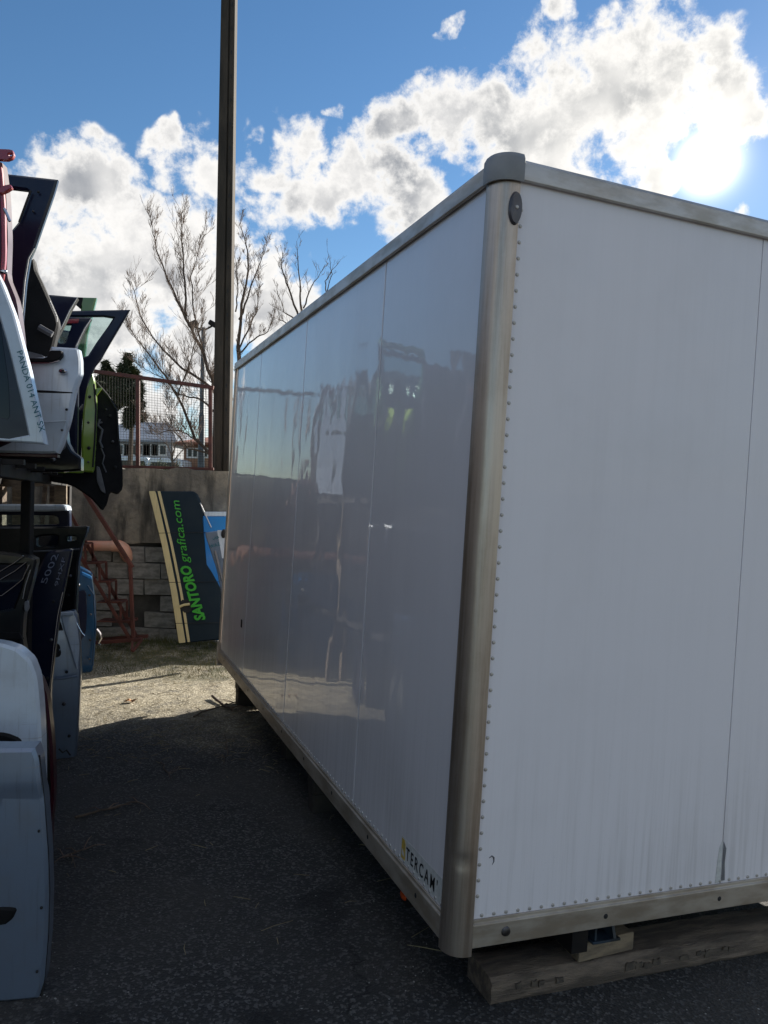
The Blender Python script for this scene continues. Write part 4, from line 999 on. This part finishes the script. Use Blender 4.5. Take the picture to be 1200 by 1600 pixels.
fittings('lime green', [(140, 620, .010), (138, 660, .008), (139, 700, .012), (138, 722, .008)], [('edge_seal', 'rubber', [(147, 600), (150, 640), (148, 690), (145, 730)], .006)])
fittings('black door lining', [(172, 650, .012), (176, 690, .010), (180, 730, .012), (166, 640, .008)], [('wiring', 'panel_grey', [(158, 700), (163, 712), (160, 724), (166, 738)], .005), ('trim_edge', 'rubber', [(150, 598), (168, 618), (182, 640), (185, 690)], .006)])
fittings('teal blue', [(140, 930, .012), (142, 960, .010), (141, 1000, .012), (140, 1030, .010)], [('swage_line', 'blue_paint', [(137, 915), (147, 930), (149, 980), (145, 1040)], .008)])
fittings('pale grey car door', [(104, 1050, .010), (100, 1100, .012), (108, 1150, .010)], [('swage_line', 'silver_paint', [(60, 1062), (100, 1060), (121, 1056)], .007), ('wiring', 'rubber', [(92, 1170), (98, 1176), (104, 1172), (110, 1180)], .005)])
fittings('navy car door with faint', [(84, 940, .008), (80, 1000, .010), (74, 1060, .010), (72, 1120, .010)], [('shut_line', 'chrome', [(98, 925), (90, 962), (84, 1010), (77, 1078)], .0022)])
fittings('black car door with narrow', [(112, 870, .010), (110, 900, .010), (106, 930, .010)], [('weather_strip', 'panel_grey', [(40, 862), (90, 860), (124, 858)], .005)])
fittings('white car door with black handle', [(104, 640, .006), (97, 672, .006)], [('swage_line', 'white_paint', [(-100, 655), (60, 660), (104, 658)], .004)])
fittings('dark navy car door', [(60, 300, .006), (52, 330, .006)], [('weather_strip', 'rubber', [(48, 298), (42, 314), (30, 347)], .005)])
# ------------------------------------------------------------------ beyond the wall
def tree(name, label, base, limbs, D, seed, trunk_r=.09, twig_len=.52, dens=1.0):
    r = random.Random(seed); t = empty(name, loc=base, label=label, cat='tree')
    o_ = Vector(base); mw = MB()
    def P(q, k=0): return at(q[0], q[1], D + k) - o_
    def twig(p, dv, L, rad, depth):
        pts = [p]; dd = dv.normalized(); n = 4
        for i in range(n):
            dd = (dd + Vector((r.uniform(-.22, .22), r.uniform(-.22, .22), r.uniform(-.06, .22)))).normalized(); pts.append(pts[-1] + dd * L / n)
        mw.tube(pts, [max(.0017, rad * .62 * (1 - .8 * i / n)) for i in range(n + 1)], 4 if depth else 5, cap=False)
        if depth < 2:
            for k in range(int((5 if depth == 0 else 4) * dens + r.random())):
                i = r.uniform(.2, .98) * n; a = int(i); q = pts[a].lerp(pts[min(n, a + 1)], i - a)
                nd = (dd + Vector((r.uniform(-1, 1), r.uniform(-1, 1), r.uniform(-.1, .9))) * .8)
                twig(q, nd, L * r.uniform(.35, .65), rad * .5, depth + 1)
    first = True
    for (pts, r0, r1) in limbs:
        r0, r1 = r0 * .72, r1 * .7
        k0 = r.uniform(-.4, .4); n = len(pts)
        if isinstance(pts[0], str): pts = pts[1:]
        w3 = [P(q, k0 * i / max(1, n - 1)) for i, q in enumerate(pts)]
        # subdivide with a little wander
        fine = []
        for a, b_ in zip(w3[:-1], w3[1:]):
            for s_ in range(4):
                fine.append(a.lerp(b_, s_ / 4) + Vector((r.uniform(-1, 1), r.uniform(-1, 1), r.uniform(-1, 1))) * .012)
        fine.append(w3[-1]); m_ = len(fine)
        MB().tube(fine, [r0 + (r1 - r0) * i / (m_ - 1) for i in range(m_)], 6, cap=False).build('trunk' if first else 'branch', M['bark'], t, fix=False, smooth=True)
        first = False
        for i in range(2, m_):
            dv = (fine[i] - fine[i - 1]).normalized(); cnt = dens * (.9 + 1.1 * i / m_)
            for _ in range(int(cnt + r.random())):
                side = Vector((r.uniform(-1, 1), r.uniform(-1, 1), r.uniform(-.2, .8)))
                twig(fine[i], dv * .9 + side * .75, twig_len * r.uniform(.45, 1.1) * (1.1 - .5 * i / m_), max(.004, (r0 + (r1 - r0) * i / m_) * .45), 0 if r.random() < .6 else 1)
    o = mw.build('crown', M['twig'], t, fix=False); o['kind'] = 'stuff'
    return t
def zc(x, y): return (180 + x / 3.333, 320 + y / 3.333)
Dt = 11.5
b0 = at(352, 742, Dt); b0.z = UPZ
tree('bare_tree', 'leafless tree with fanned branches between the fence and the pole', b0, [
 ([(354, 748), (350, 690), (338, 612), (333, 599)], .085, .05),
 ([zc(*q) for q in ((510, 930), (460, 780), (370, 590), (280, 400), (215, 230), (185, 80))], .04, .006),
 ([zc(*q) for q in ((370, 590), (360, 400), (348, 200), (345, 50))], .028, .005),
 ([zc(*q) for q in ((460, 780), (410, 560), (395, 380), (450, 180))], .022, .005),
 ([zc(*q) for q in ((510, 1310), (420, 1220), (330, 1000), (240, 860), (130, 720), (60, 620))], .04, .006),
 ([zc(*q) for q in ((510, 960), (350, 850), (220, 720), (130, 580), (85, 410))], .03, .005),
 ([zc(*q) for q in ((325, 990), (370, 870), (420, 720), (470, 560))], .018, .006),
 ([zc(*q) for q in ((520, 1080), (440, 1010), (330, 990), (250, 900), (160, 860))], .022, .005),
 ([zc(*q) for q in ((420, 1220), (330, 1170), (230, 1190), (180, 1150))], .016, .004),
 ([zc(*q) for q in ((500, 1300), (380, 1270), (300, 1170), (270, 1030))], .02, .005)], Dt, 11, dens=1.25, twig_len=.46)
Dt = 12.5; b0 = at(385, 742, Dt); b0.z = UPZ
tree('bare_tree', 'leafless tree showing just right of the utility pole', b0, [
 ([(385, 748), (378, 640), (372, 540)], .08, .05),
 ([zc(*q) for q in ((640, 730), (660, 520), (690, 380), (690, 240), (650, 110))], .04, .006),
 ([zc(*q) for q in ((650, 600), (700, 450), (745, 320), (785, 220))], .026, .005),
 ([zc(*q) for q in ((640, 760), (700, 640), (740, 540), (750, 420))], .024, .005),
 ([zc(*q) for q in ((640, 780), (720, 700), (790, 660), (830, 590))], .02, .005),
 ([zc(*q) for q in ((630, 560), (640, 420), (625, 280))], .018, .005)], Dt, 23, dens=1.15, twig_len=.30)
Dt = 14.5; b0 = at(470, 742, Dt); b0.z = UPZ - .0
tree('bare_tree', 'leafless tree topping out above the long edge of the truck body', b0, [
 ([(470, 760), (468, 620), (468, 500)], .08, .045),
 ([zc(*q) for q in ((960, 600), (900, 430), (865, 330), (870, 240))], .03, .005),
 ([zc(*q) for q in ((970, 560), (960, 400), (945, 190))], .03, .005),
 ([zc(*q) for q in ((980, 540), (1020, 430), (1085, 330))], .024, .005),
 ([zc(*q) for q in ((950, 600), (880, 560), (840, 440))], .02, .005),
 ([zc(*q) for q in ((940, 640), (900, 620), (860, 600), (835, 520))], .02, .005)], Dt, 31, dens=.9, twig_len=.30)
Dt = 15.5; b0 = at(520, 742, Dt); b0.z = UPZ
tree('bare_tree', 'thin leafless sapling showing rightmost over the truck body edge', b0, [
 ([(520, 760), (516, 600), (510, 460)], .05, .03),
 ([zc(*q) for q in ((1100, 470), (1095, 400), (1130, 340), (1175, 285))], .018, .004),
 ([zc(*q) for q in ((1100, 460), (1130, 360), (1105, 240))], .016, .004)], Dt, 37, twig_len=.35, dens=.45)

def foliage(mb, c, r, n, rr, size, droop=0):
    for _ in range(n):
        while True:
            q = Vector((rr.uniform(-1, 1), rr.uniform(-1, 1), rr.uniform(-1, 1)))
            if .15 < q.length < 1: break
        p = Vector((c[0] + q.x * r[0], c[1] + q.y * r[1], c[2] + q.z * r[2]))
        a = Vector((rr.uniform(-1, 1), rr.uniform(-1, 1), rr.uniform(-.7 - droop, .5))).normalized() * size * rr.uniform(.6, 1.5)
        b_ = a.orthogonal().normalized().cross(a.normalized()) * size * .3 * rr.uniform(.6, 1.3)
        k = len(mb.v); mb.v += [tuple(p - b_), tuple(p + a * .5 + b_ * .8), tuple(p + a), tuple(p + b_)]; mb.f.append((k, k + 1, k + 2, k + 3))
def conifer(label, px, top, D, clumps, seed):
    rr = random.Random(seed); b_ = at(px, 760, D); b_.z = UPZ
    t = empty('conifer_tree', loc=b_, label=label, cat='tree')
    tp = at(px, top, D) - b_
    MB().tube([(0, 0, 0), tp * .5 + Vector((.1, 0, 0)), tp], [.12, .08, .02], 7).build('trunk', M['bark'], t, smooth=True)
    mb = MB(); k = D / F
    for (x, y, rx, ry) in clumps:
        c = at(x, y, D + rr.uniform(-.6, .6)) - b_
        MB().tube([(tp * max(.05, min(.95, c.z / tp.z - .03))), c], [.05, .02], 5).build('branch', M['bark'], t)
        foliage(mb, c, (rx * k * 1.2, rx * k * 1.2, ry * k * 1.2), int(60 + rx * ry * 4.5), rr, .22, .3)
        for _ in range(5):
            a = rr.uniform(0, 6.28); foliage(mb, c + Vector((math.cos(a) * rx * k * .9, math.sin(a) * rx * k * .6, rr.uniform(-.8, .6) * ry * k)), (rx * k * .4, rx * k * .4, ry * k * .35), int(20 + rx * ry * .7), rr, .2, .3)
    mb.build('crown', M['needle'], t, fix=False)
conifer('taller dark evergreen conifer behind the mesh fence', 202, 552, 30, [(200, 562, 5, 9), (196, 578, 10, 9), (206, 582, 9, 8), (190, 594, 13, 8), (206, 598, 14, 9), (196, 612, 16, 9), (212, 612, 11, 9), (200, 626, 12, 7), (214, 632, 9, 8), (206, 645, 10, 8), (218, 650, 7, 8), (200, 658, 7, 9), (188, 622, 9, 7), (180, 606, 8, 6)], 3)
conifer('shorter dark evergreen conifer beside the black door lining', 167, 562, 31, [(166, 570, 4, 6), (168, 580, 8, 6), (163, 590, 9, 7), (172, 600, 10, 8), (160, 606, 8, 8), (172, 616, 10, 8), (178, 632, 9, 8), (164, 625, 9, 8), (170, 645, 10, 9)], 4)

# lamp post with two floodlights
Dl = 13.2; b0 = at(314, 745, Dl); b0.z = UPZ; tpl = at(318, 512, Dl)
lamp = empty('street_lamp', loc=b0, label='grey lamp post with two floodlight heads behind the fence', cat='lamp post')
q = tpl - b0
MB().tube([(0, 0, 0), q * .45, q * .46, q], [.058, .052, .04, .034], 12).build('post', varied('lamp_post_paint', (.10, .13, .15), (.06, .07, .08), 4, .6), lamp, smooth=True)
arm = MB().tube([q - Vector((.17, 0, -.02)), q + Vector((0, 0, -.05)), q + Vector((.16, 0, .04))], .016, 7).build('arm', M['steel_dark'], lamp, smooth=True)
for sx in (-1, 1):
    Mh = Matrix.Translation(q + Vector((sx * .17, 0, .05))) @ Matrix.Rotation(sx * .5, 4, 'Y')
    h_ = MB().box((-.085, -.07, -.035), (.085, .07, .045), Mh).build('lamp_head', M['steel_dark'], lamp, bevel=.015)
    MB().box((-.07, -.055, -.041), (.07, .055, -.0355), Mh).build('lens', M['glass_dark'], h_)

def building(name, label, px0, px1, eave, D, depth, ridge, wm, rm, hip, wins):
    a = at(px0, 760, D); b_ = at(px1, 760, D); ez_ = at((px0 + px1) / 2, eave, D).z; rz = at((px0 + px1) / 2, ridge, D).z
    w_ = (b_ - a).length; o_ = Vector((a.x, a.y, UPZ)); t = empty(name, loc=o_, label=label, cat='building')
    hgt = ez_ - UPZ
    MB().box((0, 0, 0), (w_, depth, hgt)).build('wall', wm, t)
    rb = MB(); e_ = .35; rh = rz - ez_
    rb.add([(-e_, -e_, hgt + .003), (w_ + e_, -e_, hgt + .003), (w_ + e_, depth + e_, hgt + .003), (-e_, depth + e_, hgt + .003), (hip, depth / 2, hgt + rh), (w_ - hip, depth / 2, hgt + rh),
            (-e_, -e_, hgt - .12), (w_ + e_, -e_, hgt - .12), (w_ + e_, depth + e_, hgt - .12), (-e_, depth + e_, hgt - .12)],
           [(0, 1, 5, 4), (1, 2, 5), (2, 3, 4, 5), (3, 0, 4), (6, 7, 1, 0), (7, 8, 2, 1), (8, 9, 3, 2), (9, 6, 0, 3), (9, 8, 7, 6)])
    rb.build('roof', rm, t)
    for (pc, y0, y1, wd) in wins:
        c = at(pc, 760, D).x - o_.x; z0 = at(pc, y1, D).z - UPZ; z1 = at(pc, y0, D).z - UPZ
        wn = MB().box((c - wd / 2, -.05, z0), (c + wd / 2, .02, z1)).build('window', M['shutter'], t)
        MB().box((c - wd / 2 + .08, -.062, z0 + .08), (c - .04, -.051, z1 - .08)).build('pane', M['glass_dark'], wn)
        MB().box((c + .04, -.062, z0 + .08), (c + wd / 2 - .08, -.051, z1 - .08)).build('pane', M['glass_dark'], wn)
    return t
building('long_house', 'low grey building with pale blue-grey roof beyond the fence', 120, 268, 687, 46, 9, 648, M['stucco'], M['roof_grey'], 1.5, [(192, 694, 712, .9), (205, 694, 712, .9), (222, 694, 712, .9), (234, 694, 712, .9), (248, 694, 712, .9), (175, 694, 712, .9)])
building('brown_house', 'small brown house with red tiled roof behind the lamp post', 286, 345, 692, 40, 7, 673, M['brick_far'], M['roof_red'], .8, [(300, 700, 716, .6), (324, 700, 716, .6)])
def van(label, px, top, D, col):
    b_ = at(px, 760, D); b_.z = UPZ; t = empty('parked_van', loc=b_, label=label, cat='van'); h = at(px, top, D).z - UPZ; w_ = .95
    MB().prism([(-w_, .35), (-w_, h * .55), (-w_ * .93, h * .62), (-w_ * .86, h - .08), (-w_ * .7, h), (w_ * .7, h), (w_ * .86, h - .08), (w_ * .93, h * .62), (w_, h * .55), (w_, .35)], 1, 0, 4.4).build('body', col, t, bevel=.04)
    MB().prism([(-.72, h * .62), (-.64, h * .88), (.64, h * .88), (.72, h * .62)], 1, -.02, -.004).build('windscreen', M['glass_dark'], t)
    MB().box((-.95, -.08, .30), (.95, .0, .52)).build('bumper', M['trim'], t, bevel=.03)
    for sx in (-1, 1):
        MB().box((sx * .78 - .13, -.03, h * .40), (sx * .78 + .13, -.003, h * .48)).build('headlight', M['chrome'], t, bevel=.02)
        for y_ in (.8, 3.5): MB().tube([(sx * .78, y_, .32), (sx * .97, y_, .32)], .32, 16).build('wheel', M['rubber'], t, smooth=True)
van('white van parked beside the long house, left of the fence post', 205, 713, 40, M['white_paint'])
van('white van parked further right by the hedge', 256, 716, 38, M['white_paint'])
b0 = at(248, 760, 30); b0.z = UPZ
sh = empty('hedge', loc=b0, label='low green hedge in front of the parked vans', cat='hedge'); mb = MB(); rr = random.Random(9)
for i in range(9): foliage(mb, (-.6 + i * .16, rr.uniform(-.2, .2), .6 + rr.uniform(-.1, .25)), (.28, .3, .5), 120, rr, .10)
mb.build('foliage', M['leafy'], sh, fix=False)
MB().tube([(0, 0, 0), (.02, 0, .7)], [.05, .03], 6).build('stem', M['bark'], sh)
b0 = at(270, 760, 24); b0.z = UPZ
tree('bare_shrub', 'rusty brown leafless shrub in front of the brown house', b0, [([(270, 770), (270, 735), (269, 712)], .07, .05), ([(269, 712), (262, 696), (250, 684)], .03, .006), ([(269, 712), (275, 695), (288, 682)], .03, .006), ([(270, 718), (268, 695), (266, 676)], .03, .006), ([(270, 722), (284, 704), (300, 694)], .025, .006)], 24, 41, twig_len=.7, dens=.8)

# ------------------------------------------------------------------ litter on the yard
rr = random.Random(77)
mb = MB()
for _ in range(5200):
    y = rr.uniform(2.6, 8.3); x = rr.uniform(-3.0, .4)
    if rr.random() > sstep(4.2, 5.6, y) * .96 + .035: continue
    a = rr.uniform(0, math.pi); L = rr.uniform(.015, .07) * (2 if rr.random() < .06 else 1); z = gz(x, y) + .0035
    p0 = Vector((x, y, z)); p1 = p0 + Vector((math.cos(a) * L, math.sin(a) * L, rr.uniform(0, .006))); m_ = p0.lerp(p1, .5) + Vector((rr.uniform(-.1, .1) * L, rr.uniform(-.1, .1) * L, .002))
    mb.tube([p0, m_, p1], [.0012, .0014, .0008], 3, cap=False)
tag(mb.build('straw_litter', M['straw'], fix=False), 'dry straw and grass stems strewn over the asphalt', 'straw', kind='stuff')
mb = MB()
for _ in range(5200):
    y = .9 + 7.2 * rr.random() ** 1.6; x = rr.uniform(-2.6, 2.6) * (.35 + y * .12)
    s_ = rr.uniform(.0012, .0042); c = Vector((x, y, gz(x, y) + s_ * .25)); 
    vs = [c + Vector((rr.uniform(.6, 1.2) * s_ * a, rr.uniform(.6, 1.2) * s_ * b_, rr.uniform(.5, .9) * s_ * e_)) for a, b_, e_ in ((1, 0, 0), (0, 1, 0), (-1, 0, 0), (0, -1, 0), (0, 0, 1), (0, 0, -.5))]
    mb.add(vs, [(0, 1, 4), (1, 2, 4), (2, 3, 4), (3, 0, 4)])
tag(mb.build('loose_grit', M['asphalt_grit'], fix=False), 'loose pale grit scattered across the dark asphalt', 'grit', kind='stuff')
mb = MB()
for _ in range(9000):
    y = 8.6 - 1.5 * rr.random() ** 1.5; x = rr.uniform(-4.2, 1.0); z = gz(x, y); a = rr.uniform(0, 6.28); h = rr.uniform(.012, .065) * (1.8 if y > 8.3 else 1); l_ = rr.uniform(.2, .9) * h; w_ = .002
    mb.add([(x - w_, y, z), (x + w_, y, z), (x + math.cos(a) * l_, y + math.sin(a) * l_, z + h)], [(0, 1, 2)])
tag(mb.build('grass', M['grass'], fix=False), 'thin moss and grass along the foot of the back wall', 'grass', kind='stuff')
def stick(label, pts, r0, sub=3, seed=1):
    r = random.Random(seed); P3 = [hit_ground(*q) for q in pts]; t = empty('fallen_twig', loc=P3[0], label=label, cat='twig'); o_ = P3[0].copy()
    fine = []
    for a, b_ in zip(P3[:-1], P3[1:]):
        for k in range(3): fine.append(a.lerp(b_, k / 3) + Vector((r.uniform(-.01, .01), r.uniform(-.01, .01), r0 * 1.1 + r.uniform(0, .012))))
    fine.append(P3[-1] + Vector((0, 0, r0)))
    n = len(fine); MB().tube([q - o_ for q in fine], [r0 * (1 - .6 * i / n) for i in range(n)], 6).build('stem', M['bark'], t, smooth=True)
    mb = MB()
    for k in range(sub):
        i = r.randrange(1, n); q = fine[i] - o_; a = r.uniform(0, 6.28); L = r.uniform(.05, .16)
        mb.tube([q, q + Vector((math.cos(a) * L * .5, math.sin(a) * L * .5, .012)), q + Vector((math.cos(a) * L, math.sin(a) * L, .004))], [r0 * .5, r0 * .4, r0 * .2], 4)
    if sub: mb.build('side_shoots', M['twig'], t)
stick('dark twig lying in the sun beside the rear of the truck body', [(333, 1092), (350, 1106), (362, 1112)], .012, 3, 1)
stick('long thin twig across the shadow edge by the truck body', [(300, 1122), (350, 1104), (396, 1094)], .006, 3, 2)
stick('curled dry stem in the shade near the truck body', [(352, 1150), (356, 1175), (350, 1195)], .004, 1, 3)
stick('pair of dead stems in the shade toward the doors', [(120, 1280), (170, 1268), (215, 1255)], .007, 5, 4)
stick('short dead stem in the middle of the shaded yard', [(250, 1195), (262, 1210), (268, 1218)], .004, 2, 5)
stick('small heap of dry stems near the silver door', [(95, 1345), (118, 1336), (130, 1330)], .006, 7, 6)
lf = hit_ground(203, 1098)
leaf = empty('dry_leaf', loc=lf, label='crumpled pale brown leaf lying on the sunlit asphalt', cat='leaf'); mb = MB()
mb.v = [(-.05, 0, .004), (-.02, -.03, .03), (.03, -.025, .012), (.06, .01, .035), (.02, .03, .01), (-.02, .025, .028), (0, 0, .018)]; mb.f = [(0, 1, 6), (1, 2, 6), (2, 3, 6), (3, 4, 6), (4, 5, 6), (5, 0, 6)]
o = mb.build('leaf_blade', varied('dead_leaf', (.42, .22, .09), (.28, .14, .06), 12, .8), leaf); o.modifiers.new('shell', 'SOLIDIFY').thickness = .0015
mb = MB()
